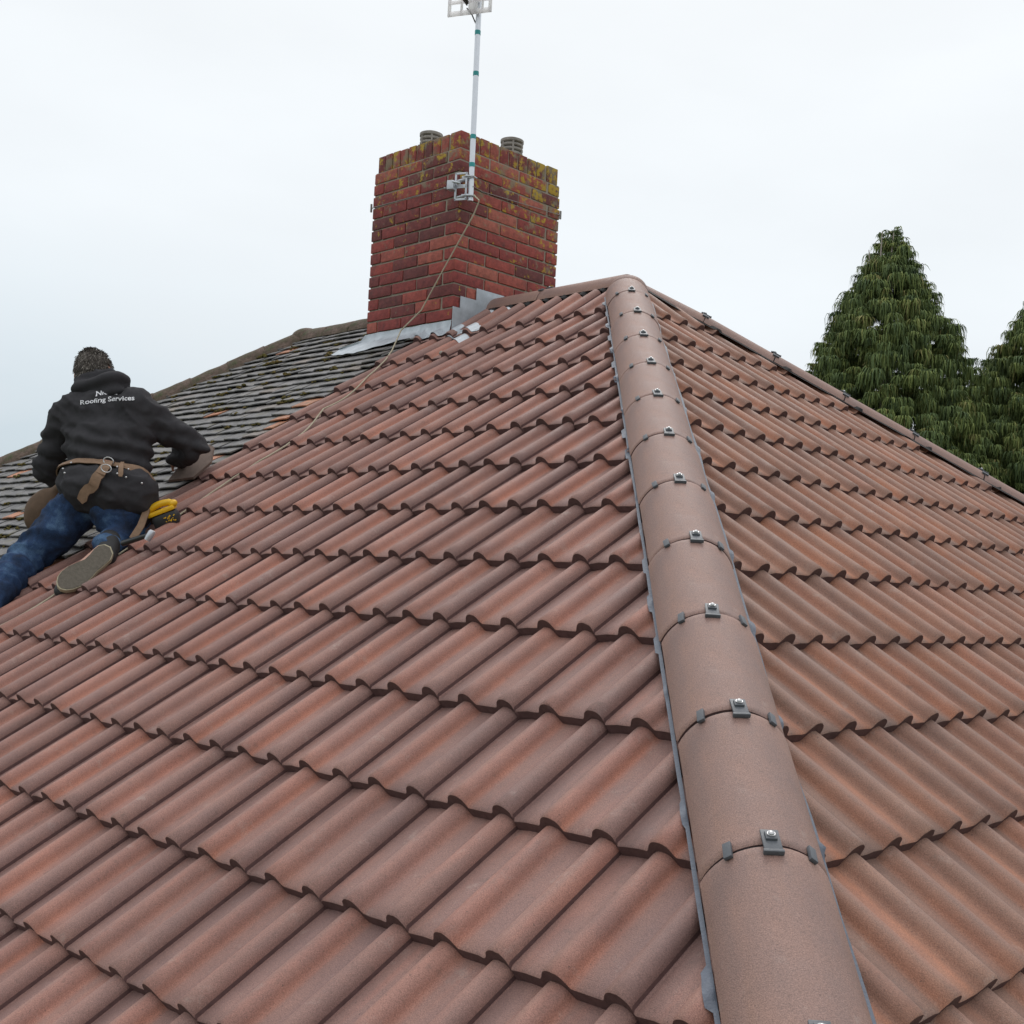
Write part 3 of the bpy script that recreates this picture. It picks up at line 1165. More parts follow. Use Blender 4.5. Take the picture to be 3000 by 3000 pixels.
for poly in (((-.392, -.235), (-.392, -.157), (-.300, -.157), (-.270, -.172), (-.290, -.30), (-.392, -.37)),
             ((-.335, -.30), (-.335, -.083), (-.165, -.083), (-.140, -.098), (-.155, -.20)),
             ((-.205, -.22), (-.205, -.008), (.02, -.008), (.09, -.02), (.05, -.06)),):
    off_ = 0.0025 * poly[0][0] * -4
    mb.slab([Vector((xf + off_, a, b)) for a, b in poly], (1, 0, 0), .004)
build(mb, "stepped_flashing", M_LEAD, chim, smooth=None)
mb = MB()
for xa_, xb_, va_, vb_ in ((-.872, -.705, .20, .578), (-.868, -.708, .604, .70)):
    rows = []
    for k in range(40):
        x = xa_ + (xb_ - xa_) * k / 39
        rows.append([PL(x, v, max(height(x - UL, v), -.06) + .004) for v in [va_ + (vb_ - va_) * q / 7 for q in range(8)]])
    mb.grid([r_[::-1] for r_ in rows])
m2_ = MB()
rows = []
for k in range(24):
    x = CH_X1 + .004 + (.150 - .004) * k / 23
    rows.append([PL(x, v, max(height(x - UL, v), -.05) + .004) for v in [0.16 + (0.60 - 0.16) * q / 7 for q in range(8)]])
m2_.grid([r_[::-1] for r_ in rows])
build(m2_, "lead_gutter", M_LEAD, chim, smooth=50)
sk = build(mb, "soaker", M_ZINC, chim, smooth=50)

# ------------------------------------------------------------------ television aerial
MAST = Vector((-0.930, -0.363, 0.472))
aer = empty("television_aerial", MAST, "aerial on a pale metal mast with teal tape bands, strapped to the chimney corner", "aerial")
lean = Vector((-0.016, 0.004, 1.0))
mtop = MAST + lean * 1.75
mb = MB()
mb.tube([MAST, MAST + lean * .9, mtop], 0.0165, 20)
build(mb, "mast", M_ALU, aer)
for hgt, tw in ((0.205, .011), (0.375, .011), (0.757, .012), (1.005, .014)):
    mb = MB()
    mb.tube([MAST + lean * hgt, MAST + lean * (hgt + .026)], 0.0177, 20)
    build(mb, "tape_band", M_TEAL, aer)
br = MB()
bx = Vector((1, .0, 0)); 
dx = Vector((0.916, 0.40, 0)); dn_ = Vector((0.40, -0.916, 0))
b0 = MAST + Vector((0, 0, 0.085))
rotb = Matrix((dx, -dn_, Vector((0, 0, 1)))).transposed().to_4x4()
for lx, lz, w_, h_ in ((-.105, 0, .012, .165), (-.035, 0, .012, .165), (-.07, .078, .08, .012), (-.07, -.078, .08, .012), (-.07, 0, .08, .022),
                       (-.035, .055, .06, .014), (-.035, -.055, .06, .014)):
    br.box(b0 + dx * (lx + .012) + dn_ * .022 + Vector((0, 0, lz)), (w_, .007, h_), rotb, bev=.0015)
br.box(b0 + dx * -.115 + dn_ * .03 + Vector((0, 0, 0.005)), (.045, .05, .055), rotb, bev=.004)
for lz in (.058, -.058):
    br.tube([b0 + dx * -.045 + dn_ * .02 + Vector((0, 0, lz)), b0 + dx * -.02 + dn_ * .03 + Vector((0, 0, lz)), b0 + dx * .02 + dn_ * .024 + Vector((0, 0, lz)), b0 + dx * .024 + dn_ * -.02 + Vector((0, 0, lz))], .005, 8)
br.tube([b0 + dx * -.10 + dn_ * .05 + Vector((0, 0, .022)), b0 + dx * -.05 + dn_ * .05 + Vector((0, 0, .010))], .008, 8)
br.tube([b0 + dx * -.10 + dn_ * -.03 + Vector((0, 0, .05)), b0 + dx * -.02 + dn_ * .0 + Vector((0, 0, .05))], .012, 8)
br.tube([b0 + dx * -.10 + dn_ * -.03 + Vector((0, 0, -.05)), b0 + dx * -.02 + dn_ * .0 + Vector((0, 0, -.05))], .012, 8)
build(br, "corner_bracket", M_STEEL, aer)
mb = MB()
cpt = b0 + dx * -.10 + dn_ * .05 + Vector((0, 0, .012))
mb.tube([cpt, (-1.14, CH_Y0 - .008, 0.583), (CH_X0 - .006, CH_Y0 - .008, 0.592), (CH_X0 - .008, CH_Y1 + .006, .60), (CH_X1 + .008, CH_Y1 + .006, 0.628),
         (CH_X1 + .008, -0.20, 0.590), b0 + dx * .02 + dn_ * .01], .0022, 6)
for q in ((CH_X0 - .006, CH_Y0 - .006, .592), (CH_X1 + .006, CH_Y1 + .004, .628)):
    mb.box(q, (.010, .012, .055), bev=.003)
mb.tube([(-1.14, CH_Y0 - .012, 0.583), (-1.118, CH_Y0 - .014, 0.574)], .006, 6)
build(mb, "lashing_wire", M_WIRE, aer)
# reflector, boom and folded dipole
rc = MAST + lean * 1.245 + dn_ * 0.035
mb = MB()
W_, H_ = 0.40, 0.20
up = Vector((0, 0, 1))
ctr = rc + up * 0.0
def rbar(a0, a1, c0, c1, th=.012):
    a0, a1 = a0 * .72 - .018, a1 * .72 - .018
    mb.box(ctr + dx * ((a0 + a1) / 2) + up * ((c0 + c1) / 2), (a1 - a0, th, c1 - c0), rotb, bev=.002)
zl = -0.125
rbar(-.235, .165, zl, zl + .028)
for q in range(1, 4):
    rbar(-.235, .165, zl + q * .072, zl + q * .072 + .020)
rbar(-.235, -.208, zl, zl + .26)
rbar(.138, .165, zl, zl + .26)
rbar(-.118, -.100, zl, zl + .26)
rbar(-.045, .035, zl, zl + .26)
rbar(.075, .09, zl, zl + .26)
build(mb, "reflector_panel", M_REFL, aer)
mb = MB()
bs0 = rc + dx * -.062 + up * -.055
bd = (dn_ + up * 0.03).normalized()
mb.tube([bs0, bs0 + bd * .03 + up * .01, bs0 + bd * 1.1], .0125, 10)
mb.tube([bs0 + up * -.012, bs0 + bd * .15 + up * -.03 + dx * .02, bs0 + bd * .3 + up * .0], .004, 6)
mb.tube([bs0 + up * -.03, rc + dx * -.03 + up * -.12, MAST + lean * 1.08 + dx * -.017], .004, 6)
build(mb, "boom", M_CABLE, aer)
mb = MB()
dp = bs0 + bd * 0.30 + up * .018
mb.tube([dp + dx * (.13 * math.cos(a)) * (1) + up * (.016 * math.sin(a)) for a in [2 * math.pi * q / 32 for q in range(33)]], .0045, 8)
for q in range(5):
    d0 = bs0 + bd * (.42 + q * .14)
    mb.tube([d0 - dx * .11, d0 + dx * .11], .004, 8)
build(mb, "dipole", M_ALU, aer)

# ------------------------------------------------------------------ cord trailing down the roof
mb = MB()
hr = lambda x, v, l: PL(x, v, (max(height(x - UL, v), -.02) if x > XB else 0) + l)
pts = [b0 + dx * .035 + dn_ * .03 + up * -.06, b0 + dx * .05 + dn_ * .035 + up * -.075, Vector((-.80, -.408, .44)), Vector((-.838, -.408, .372)), Vector((-.89, -.41, .305)),
       Vector((-1.08, -.42, .07)), Vector((-1.265, -.425, -.157)), Vector((-1.36, -.50, -.285))]
pts += [hr(-1.30, .75, .008), hr(-1.20, .90, .006)]
path = [(-1.10, 1.08), (-1.00, 1.42), (-.93, 1.68), (-.86, 1.86), (-.80, 2.03), (-.795, 2.16), (-.82, 2.27), (-.855, 2.35), (-.86, 2.5), (-.84, 2.65), (-.825, 2.8), (-.83, 3.1), (-.84, 3.4), (-.82, 3.65), (-.80, 4.0), (-.81, 4.4), (-.8, 5.2)]
fine = []
for (xa, va), (xb_, vb_) in zip(path, path[1:]):
    n_ = max(2, int(math.hypot(xb_ - xa, vb_ - va) / .02))
    for q in range(n_):
        t = q / n_
        fine.append((xa + (xb_ - xa) * t, va + (vb_ - va) * t))
# a cord under slight tension bridges the troughs: smooth the heights it lies on
hh = [(max(height(x_ - UL, v_), -.036) if x_ > XB else 0) + .006 for x_, v_ in fine]
for _ in range(40):
    hh = [max(hh[q], 0.5 * (hh[max(q - 1, 0)] + hh[min(q + 1, len(hh) - 1)])) for q in range(len(hh))]
pts += [PL(x_, v_, h_) for (x_, v_), h_ in zip(fine, hh)]
mb.tube(pts, .0044, 6)
tag(build(mb, "cord", M_ROPE), "thin dirty cord hanging from the aerial bracket and trailing down the roof tiles", "cord")

# ------------------------------------------------------------------ mortar crumbs below the soaker
for i_, (x_, v_, s_, lab) in enumerate(((-.83, .74, .013, "pale mortar crumb lying just under the zinc soaker beside the chimney"),
                                         (-.72, .88, .016, "pale mortar crumb on a roll tile one course below the soaker"))):
    mb = MB()
    mb.ball(PL(x_, v_, height(x_ - UL, v_) + s_ * .5), s_, (1.2, .8, .7), sub=2)
    for q in range(len(mb.v)):
        mb.v[q] = mb.v[q] + Vector((1, 1, 1)) * (0.006 * noise.noise(mb.v[q] * 90))
    tag(build(mb, "mortar_crumb", M_CROWN), lab, "crumb", "mortar crumbs under the chimney")


# ------------------------------------------------------------------ roofer
def capsule(mb, p, q, r0, r1, n=None, sub=3, sc=(1, 1, 1)):
    p, q = Vector(p), Vector(q)
    n = n or max(2, int((q - p).length / (min(r0, r1) * 0.4)))
    for k in range(n + 1):
        t = k / n
        mb.ball(p.lerp(q, t), r0 + (r1 - r0) * t, sc, sub=sub)


def axes(xa, za):
    """rotation with local x along xa and local z close to za"""
    xa = Vector(xa).normalized()
    za = Vector(za)
    za = (za - xa * za.dot(xa)).normalized()
    ya = za.cross(xa)
    return Matrix((xa, ya, za)).transposed().to_4x4()


def voxel(mb, size, smooth_it, name):
    me = bpy.data.meshes.new("tmp")
    me.from_pydata([tuple(q) for q in mb.v], [], mb.f)
    o = bpy.data.objects.new("tmp", me)
    COL.objects.link(o)
    rm = o.modifiers.new("r", 'REMESH')
    rm.mode = 'VOXEL'
    rm.voxel_size = size
    sm = o.modifiers.new("s", 'SMOOTH')
    sm.factor = 0.5
    sm.iterations = smooth_it
    dg = bpy.context.evaluated_depsgraph_get()
    dg.update()
    ev = o.evaluated_get(dg)
    m2 = bpy.data.meshes.new_from_object(ev)
    bm = bmesh.new()
    bm.from_mesh(m2)
    # keep the outer shell only
    seen, best = set(), []
    for f in bm.faces:
        if f.index in seen:
            continue
        st, comp = [f], []
        seen.add(f.index)
        while st:
            a = st.pop()
            comp.append(a)
            for e in a.edges:
                for b in e.link_faces:
                    if b.index not in seen:
                        seen.add(b.index)
                        st.append(b)
        if len(comp) > len(best):
            best = comp
    keep = set(f.index for f in best)
    bmesh.ops.delete(bm, geom=[f for f in bm.faces if f.index not in keep], context='FACES')
    bm.verts.index_update()
    out = MB()
    bm.normal_update()
    out.add([q.co.copy() for q in bm.verts], [[q.index for q in f.verts] for f in bm.faces])
    out.n = [q.normal.copy() for q in bm.verts]
    bm.free()
    bpy.data.objects.remove(o)
    bpy.data.meshes.remove(me)
    bpy.data.meshes.remove(m2)
    return out


UPW = Vector((0, 0, 1))
BACK = -FWD
# joints (seen from behind: the man faces away up the slope)
head_c = at(277, 1092, 6.20)
neck_b = at(305, 1160, 6.14)
sh_l, sh_r = at(196, 1218, 6.10), at(425, 1212, 6.02)
el_l, wr_l, hd_l = at(133, 1372, 6.18), at(182, 1425, 6.42), at(205, 1440, 6.50)
el_r, wr_r, hd_r = at(567, 1308, 6.14), at(520, 1335, 6.36), at(530, 1352, 6.40)
chest = at(312, 1250, 6.06)
waist = at(318, 1350, 6.00)
pelv = at(312, 1440, 5.90)
hip_l, kn_l, an_l = at(240, 1455, 5.95), at(95, 1618, 5.98), at(-55, 1790, 5.50)
hip_r, kn_r, an_r = at(345, 1478, 5.88), at(415, 1528, 6.00), at(318, 1600, 5.66)
toe_l = at(-150, 1900, 5.25)
PLOC = onL(300, 1600, 0.0)

# --- body: one continuous surface
b = MB()
HR = axes(RIGHT, UPW)
b.ball(head_c, 0.092, (.90, 1.08, 1.22), HR @ Matrix.Rotation(-.15, 4, 'Y'))
b.ball(head_c + FWD * .035 + DOWN * .055, 0.066, (.95, 1.0, 1.05), HR)
b.ball(head_c + FWD * .112 + DOWN * .012, 0.017, (.8, 1.0, 1.5), HR)          # nose
for sg in (-1, 1):
    b.ball(head_c + RIGHT * (sg * .092) + DOWN * .020 + FWD * .000, 0.029, (.42, .8, 1.2), HR)   # ears
    b.ball(head_c + RIGHT * (sg * .033) + FWD * .088 + DOWN * .005, 0.012, (1.2, .6, .7), HR)
b.ball(head_c + FWD * .088 + DOWN * .062, 0.016, (1.5, .6, .45), HR)          # lips
capsule(b, head_c + DOWN * .08, neck_b + DOWN * .04, .058, .068)
b.ball(chest + FWD * .01, 0.15, (1.15, .70, 1.25), HR)
b.ball(waist, 0.135, (1.1, .75, 1.15), HR)
b.ball(pelv, 0.135, (1.1, .8, .85), HR)
capsule(b, neck_b + DOWN * .05, sh_l, .07, .06)
capsule(b, neck_b + DOWN * .05, sh_r, .07, .06)
capsule(b, chest, waist, .13, .12)
capsule(b, waist, pelv, .12, .13)
for s_, e_, w_, h_ in ((sh_l, el_l, wr_l, hd_l), (sh_r, el_r, wr_r, hd_r)):
    capsule(b, s_, e_, .050, .038)
    capsule(b, e_, w_, .040, .027)
    hdir = (h_ - w_).normalized()
    side = hdir.cross(UPW).normalized()
    nrm = side.cross(hdir)
    palm = w_ + hdir * .05
    capsule(b, w_, palm + hdir * .015, .026, .030, sub=2)
    b.ball(palm, .040, (1.0, .95, .42), axes(hdir, nrm))
    for q, (lat, ln) in enumerate(((-.030, .070), (-.010, .080), (.010, .076), (.029, .060))):
        k0 = palm + hdir * .036 + side * lat
        k1 = k0 + hdir * ln * .5 - nrm * .006
        k2 = k1 + hdir * ln * .22 - nrm * ln * .33
        k3 = k2 - nrm * ln * .3 - hdir * .004
        capsule(b, k0 - hdir * .02, k1, .0098, .0088, 6, 2)
        capsule(b, k1, k2, .0088, .008, 5, 2)
        capsule(b, k2, k3, .008, .007, 4, 2)
    t0 = palm - side * .03 - hdir * .02
    t1 = t0 - side * .022 + hdir * .03 - nrm * .012
    capsule(b, t0, t1, .013, .0105, 5, 2)
    capsule(b, t1, t1 + hdir * .03 - nrm * .018, .0105, .009, 5, 2)
capsule(b, hip_l, kn_l, .085, .058)
capsule(b, kn_l, an_l, .058, .040)
capsule(b, an_l, toe_l, .04, .032)
capsule(b, hip_r, kn_r, .085, .058)
capsule(b, kn_r, an_r, .056, .040)
capsule(b, an_r, at(212, 1690, 5.52), .035, .032)
bd_ = voxel(b, 0.0075, 3, "body")
person = build(bd_, "person", M_SKIN, loc=PLOC, smooth=180)
tag(person, "man in a charcoal hooded jacket, blue jeans and leather tool belt kneeling on the roof", "person")

# --- jacket
j = MB()
RT = axes(RIGHT + DOWN * 0.02, UPW)
j.ball(at(313, 1235, 6.06), 0.17, (1.16, .80, 1.05), RT)
j.ball(at(320, 1330, 6.00), 0.168, (1.17, .84, 1.25), RT)
capsule(j, at(303, 1150, 6.13), sh_l + RIGHT * .01, .085, .078)
capsule(j, at(303, 1150, 6.13), sh_r - RIGHT * .01, .085, .078)
capsule(j, at(302, 1128, 6.14), at(305, 1180, 6.12), .078, .10)
capsule(j, at(240, 1200, 6.08), at(240, 1345, 6.02), .105, .075)
capsule(j, at(395, 1200, 6.02), at(400, 1390, 6.0), .105, .068)
capsule(j, at(250, 1395, 5.96), at(400, 1440, 5.93), .10, .085)
capsule(j, at(240, 1420, 5.92), at(385, 1445, 5.84), .115, .125)
capsule(j, at(262, 1426, 5.86), at(348, 1440, 5.83), .126, .134)
capsule(j, at(385, 1420, 5.86), at(372, 1450, 5.84), .09, .085)
capsule(j, sh_l, el_l, .080, .066)
capsule(j, el_l + DOWN * .0, wr_l, .068, .045)
capsule(j, sh_r, el_r, .084, .066)
capsule(j, el_r, wr_r + DOWN * .01, .068, .048)
jk = voxel(j, 0.010, 7, "jacket")
for q in range(len(jk.v)):
    p = jk.v[q]
    rel = p - waist
    a = 0.010 * noise.noise(Vector((p.x * 7, p.y * 7, p.z * 13)))
    # soft horizontal creases that deepen towards the waist
    cr_ = math.exp(-((p.z - waist.z - .04) / .13) ** 2)
    a += 0.010 * cr_ * math.sin(p.z * 85 + 3.0 * noise.noise(Vector((p.x * 5, p.y * 5, p.z * 3))) + rel.dot(RIGHT) * 12)
    a += 0.005 * noise.noise(Vector((p.x * 22, p.y * 22, p.z * 22)))
    rg = 1 - abs(noise.noise(Vector((p.dot(RIGHT) * 6, p.y * 5, p.z * 11 + p.dot(RIGHT) * 5))))
    a += 0.011 * rg ** 6 - .004
    rg2 = 1 - abs(noise.noise(Vector((p.dot(RIGHT) * 14 + 9, p.y * 12, p.z * 20))))
    a += 0.005 * rg2 ** 5
    ad = min((p - el_r).length, (p - el_l).length)
    a += 0.006 * math.exp(-(ad / .12) ** 2) * math.sin(p.dot(RIGHT) * 70 + p.z * 40)
    jk.v[q] = p + jk.n[q] * a
jacket = build(jk, "jacket", M_FLEECE, person, smooth=180)
JB = BVHTree.FromPolygons([tuple(q) for q in jk.v], jk.f)

h = MB()
capsule(h, at(238, 1140, 6.06), at(330, 1120, 6.02), .046, .060)
capsule(h, at(330, 1120, 6.02), at(352, 1128, 6.08), .060, .055)
capsule(h, at(352, 1130, 6.08), at(345, 1120, 6.22), .052, .05)
capsule(h, at(236, 1136, 6.08), at(246, 1118, 6.22), .046, .043)
capsule(h, at(250, 1116, 6.10), at(325, 1103, 6.10), .034, .040)
capsule(h, at(262, 1148, 6.05), at(335, 1146, 6.01), .045, .05)
hd = voxel(h, 0.009, 5, "hood")
for q in range(len(hd.v)):
    p = hd.v[q]
    hd.v[q] = p + hd.n[q] * (0.008 * noise.noise(p * 13) + 0.006 * math.sin(p.z * 75 + p.dot(RIGHT) * -22))
build(hd, "hood", M_HOOD, person, smooth=180)

# --- jeans
t_ = MB()
capsule(t_, at(252, 1460, 5.93), at(175, 1545, 5.92), .112, .106)
capsule(t_, at(175, 1545, 5.92), at(90, 1628, 5.93), .108, .088)
capsule(t_, at(90, 1628, 5.93), at(-70, 1800, 5.50), .090, .066)
capsule(t_, at(338, 1488, 5.86), at(352, 1520, 5.85), .122, .112)
capsule(t_, at(352, 1520, 5.84), at(405, 1545, 5.93), .108, .080)
capsule(t_, at(405, 1548, 5.93), at(312, 1596, 5.68), .076, .060)
capsule(t_, at(255, 1455, 5.94), at(335, 1482, 5.90), .11, .115)
jn = voxel(t_, 0.010, 5, "jeans")
for q in range(len(jn.v)):
    p = jn.v[q]
    kd = math.exp(-((p - at(60, 1660, 5.85)).length / .17) ** 2)
    ax = (kn_l - an_l).normalized()
    a = 0.008 * noise.noise(p * 10) + 0.004 * noise.noise(p * 24)
    a += 0.013 * kd * math.sin(p.dot(ax) * 95 + 2.5 * noise.noise(p * 7))
    hd2 = math.exp(-((p - at(200, 1500, 5.8)).length / .16) ** 2)
    a += 0.007 * hd2 * math.sin(p.dot(ax) * 60 + 2 * noise.noise(p * 6))
    rg = 1 - abs(noise.noise(Vector((p.dot(ax) * 13, p.z * 7, p.y * 7))))
    a += 0.010 * rg ** 5 - .004
    rg = 1 - abs(noise.noise(Vector((p.x * 22, p.z * 22, p.y * 22))))
    a += 0.004 * rg ** 5
    jn.v[q] = p + jn.n[q] * a
build(jn, "jeans", M_DENIM, person, smooth=180)

# --- hair: a close cap plus short strands
hc = MB()
HRr = HR @ Matrix.Rotation(-.15, 4, 'Y')
hcen = head_c + UPW * .006 - FWD * .006
cap_ = MB()
cap_.ball((0, 0, 0), 0.0945, (.93, 1.08, 1.22), None, sub=4)
M3 = HRr.to_3x3()
keepv = {}
for i_, p in enumerate(cap_.v):
    if p.z > -0.085 and not (p.y > 0.055 and p.z < 0.05) and not (abs(p.x) > .06 and abs(p.z + .02) < .035 and abs(p.y) < .03):
        w_ = M3 @ p + hcen
        keepv[i_] = len(hc.v)
        hc.v.append(w_ + (M3 @ p).normalized() * .004 * noise.noise(w_ * 40))
        hc.uv.append((0, 0))
        hc.c.append((.35 + .3 * noise.noise(w_ * 50), 0, 0))
for f in cap_.f:
    if all(q in keepv for q in f):
        hc.f.append(tuple(keepv[q] for q in f))
        hc.m.append(0)
rh = random.Random(5)
nroot = len(hc.v)
roots = [hc.v[rh.randrange(nroot)] for _ in range(4200)]
for p in roots:
    n_ = (p - hcen).normalized()
    dr = (n_ * 0.30 + DOWN * .8 + Vector((rh.gauss(0, .3), rh.gauss(0, .3), rh.gauss(0, .3)))).normalized()
    if n_.z > .75:
        dr = (n_ * .45 + BACK * .5 + Vector((rh.gauss(0, .5), rh.gauss(0, .5), rh.gauss(0, .2)))).normalized()
    sd_ = dr.cross(BACK).normalized() * .0022
    p = p + Vector((rh.gauss(0, .003), rh.gauss(0, .003), rh.gauss(0, .003)))
    ln = rh.uniform(.008, .018)
    c = (min(1, max(0, rh.gauss(.5, .3))), 0, 0)
    hc.add([p - sd_, p + sd_, p + dr * ln + DOWN * .003], [(0, 1, 2)], None, c)
build(hc, "hair", M_HAIR, person, smooth=60)


# --- things laid on the jacket by casting along the line of sight
def on_jacket(px, py, lift=.004):
    r = ray(px, py).normalized()
    hit, n_, i_, d_ = JB.ray_cast(CAM, r)
    if hit is None:
        return None, None
    if n_.dot(r) > 0:
        n_ = -n_
    return hit + n_ * lift - r * lift * .5, n_


# tool belt: a closed loop round the waist
z1 = lambda x, y: (x * .3623, 980 + y * .3623)
PB_, PL_, PR_ = at(*z1(845, 1055), 5.82), at(*z1(535, 1165), 5.98), at(*z1(1175, 1275), 5.99)
bn = (PR_ - PL_).cross(PB_ - PL_).normalized()
if bn.z < 0:
    bn = -bn
bc = (PL_ + PR_) / 2
ex = (PR_ - PL_).normalized()
ey = bn.cross(ex).normalized()
rows = []
nb_ = 72
for k in range(nb_):
    a = 2 * math.pi * k / nb_
    dr = ex * math.cos(a) + ey * math.sin(a)
    row = []
    for hh_ in (-.027, -.0265, -.009, .009, .0265, .027):
        o_ = bc + bn * hh_
        hit, n_, i_, d_ = JB.ray_cast(o_ + dr * .5, -dr)
        rad_ = (hit - o_).dot(dr) if hit is not None else .17
        rad_ = min(max(rad_, .10), .27)
        row.append(o_ + dr * (rad_ + (.007 if abs(hh_) < .0268 else .0)))
    rows.append(row)
# smooth the loop so the leather spans the creases
for _ in range(2):
    rows = [[(rows[k - 1][q] + rows[k][q] * 2 + rows[(k + 1) % nb_][q]) / 4 for q in range(6)] for k in range(nb_)]
rows = [[q + (q - bc).normalized() * .011 for q in r_] for r_ in rows]
mb = MB()
mb.grid(rows + [rows[0]])
belt = build(mb, "tool_belt", M_LEATHER, person, smooth=50)


def ribbon(pts, width, lift, th, name, mtl, par, taper=1.0):
    """leather strap laid on the jacket: pts are photo pixels of its centre line"""
    mb = MB()
    P3 = []
    for (x_, y_) in pts:
        p, n_ = on_jacket(x_, y_, lift)
        if p is not None:
            P3.append((p, n_))
    rows = []
    for k, (p, n_) in enumerate(P3):
        d = (P3[min(k + 1, len(P3) - 1)][0] - P3[max(k - 1, 0)][0]).normalized()
        nn = (BACK * .6 + n_ * .4).normalized()
        s_ = d.cross(nn).normalized()
        w_ = width / 2 * (1 + (taper - 1) * k / max(1, len(P3) - 1))
        if k in (0, len(P3) - 1):
            w_ *= .72
        rows.append([p - s_ * w_ - nn * th, p - s_ * w_, p + s_ * w_, p + s_ * w_ - nn * th])
    mb.grid(rows, close=True)
    n = len(rows)
    mb.f += [(0, 1, 2, 3), tuple(4 * (n - 1) + q for q in (3, 2, 1, 0))]
    mb.m += [0, 0]
    return build(mb, name, mtl, par, smooth=40)


def lerp_px(a, b_, n):
    return [(a[0] + (b_[0] - a[0]) * q / (n - 1), a[1] + (b_[1] - a[1]) * q / (n - 1)) for q in range(n)]


ribbon(lerp_px(z1(905, 1040), z1(672, 1345), 12), .050, .026, .005, "strap_end", M_LEATHER, belt)
ribbon(lerp_px(z1(985, 1062), z1(968, 1160), 5), .022, .022, .004, "belt_keeper", M_LEATHER, belt)
for (x_, y_) in ((890, 1062), (873, 1118)):
    mb = MB()
    p, n_ = on_jacket(*z1(x_, y_), .026)
    A_ = axes(RIGHT + DOWN * .3, BACK)
    ring_ = [p + A_.to_3x3() @ Vector((.024 * math.cos(a), .018 * math.sin(a), 0)) for a in [2 * math.pi * q / 20 for q in range(21)]]
    mb.tube(ring_, .0028, 8)
    build(mb, "buckle", M_BOLT, belt)
mb = MB()
for (x_, y_) in ((945, 1098), (942, 1135), (1030, 1118), (1018, 1160), (588, 1065), (548, 1130), (538, 1100), (1140, 1200)):
    p, n_ = on_jacket(*z1(x_, y_), .018)
    if p is not None:
        mb.ball(p, .0055, sub=2)
build(mb, "rivet", M_BOLT, belt)

# pouch hanging at the left hip
mb = MB()
pc = at(130, 1497, 6.02)
mb.ball(pc, .104, (.92, .5, 1.15), axes(RIGHT + DOWN * .55, UPW))
capsule(mb, pc, at(168, 1440, 6.02), .055, .03)
capsule(mb, at(168, 1440, 6.02), at(200, 1398, 5.97), .03, .018)
pv = voxel(mb, .008, 3, "pouch")
for q in range(len(pv.v)):
    pv.v[q] = pv.v[q] + pv.n[q] * .005 * noise.noise(pv.v[q] * 14)
build(pv, "tool_pouch", M_POUCH, belt, smooth=180)
# holster flap at the right hip
mb = MB()
fl = [at(424, 1410, 5.90), at(430, 1450, 5.86), at(427, 1500, 5.79), at(412, 1540, 5.74), at(388, 1578, 5.71)]
rows = []
for k, p in enumerate(fl):
    d = (fl[min(k + 1, 4)] - fl[max(k - 1, 0)]).normalized()
    s_ = d.cross(BACK).normalized()
    rows.append([p - s_ * .017 + FWD * .008, p - s_ * .017, p + s_ * .017, p + s_ * .017 + FWD * .008])
mb.grid(rows, close=True)
build(mb, "holster_flap", M_LEATHER, belt, smooth=40)
mb = MB()
hp = at(446, 1500, 5.93)
mb.box(hp, (.085, .06, .14), axes(RIGHT - DOWN * .2, UPW), bev=.015)
build(mb, "holster", M_POUCH, belt)

# boots
zA = lambda x, y: (x * .3106, 1180 + y * .3106)
sole_px = [(530, 1690), (540, 1640), (575, 1590), (640, 1540), (720, 1505), (800, 1472), (850, 1425), (890, 1375), (935, 1340), (990, 1330), (1045, 1355), (1068, 1415),
           (1045, 1475), (985, 1530), (920, 1582), (870, 1640), (820, 1690), (760, 1730), (690, 1756), (620, 1766), (565, 1752), (538, 1725)]
T3, H3 = at(*zA(600, 1690), 5.43), at(*zA(1000, 1400), 5.56)
ln_ = (H3 - T3).normalized()
sn = (BACK * 1.0 + UPW * .25)
sn = (sn - ln_ * sn.dot(ln_)).normalized()
outl = []
for (x_, y_) in sole_px:
    r = ray(*zA(x_, y_))
    outl.append(CAM + r * (((T3 - CAM).dot(sn)) / r.dot(sn)))
cen = sum(outl, Vector()) / len(outl)
mb = MB()
mb.ball(T3 - sn * .058 + ln_ * .012, .046, (1.4, .9, .85), axes(ln_, sn))
capsule(mb, T3 - sn * .055 + ln_ * .03, H3 - sn * .06, .046, .042)
capsule(mb, H3 - sn * .055, at(322, 1585, 5.70), .045, .055)
bt = voxel(mb, .007, 3, "boot")
boot = build(bt, "boot", M_BOOT, person, smooth=180)
mb = MB()
mb.slab([q - sn * .003 for q in outl], sn, .024)
build(mb, "sole_rim", M_RIM, boot, smooth=None)
mb = MB()
inn = [cen + (q - cen) * .955 for q in outl]
mb.slab(inn, sn, .012)
build(mb, "sole", M_SOLE, boot, smooth=None)
mb = MB()
capsule(mb, an_l, toe_l, .062, .045)
build(voxel(mb, .009, 2, "boot"), "boot", M_BOOT, person, smooth=180)


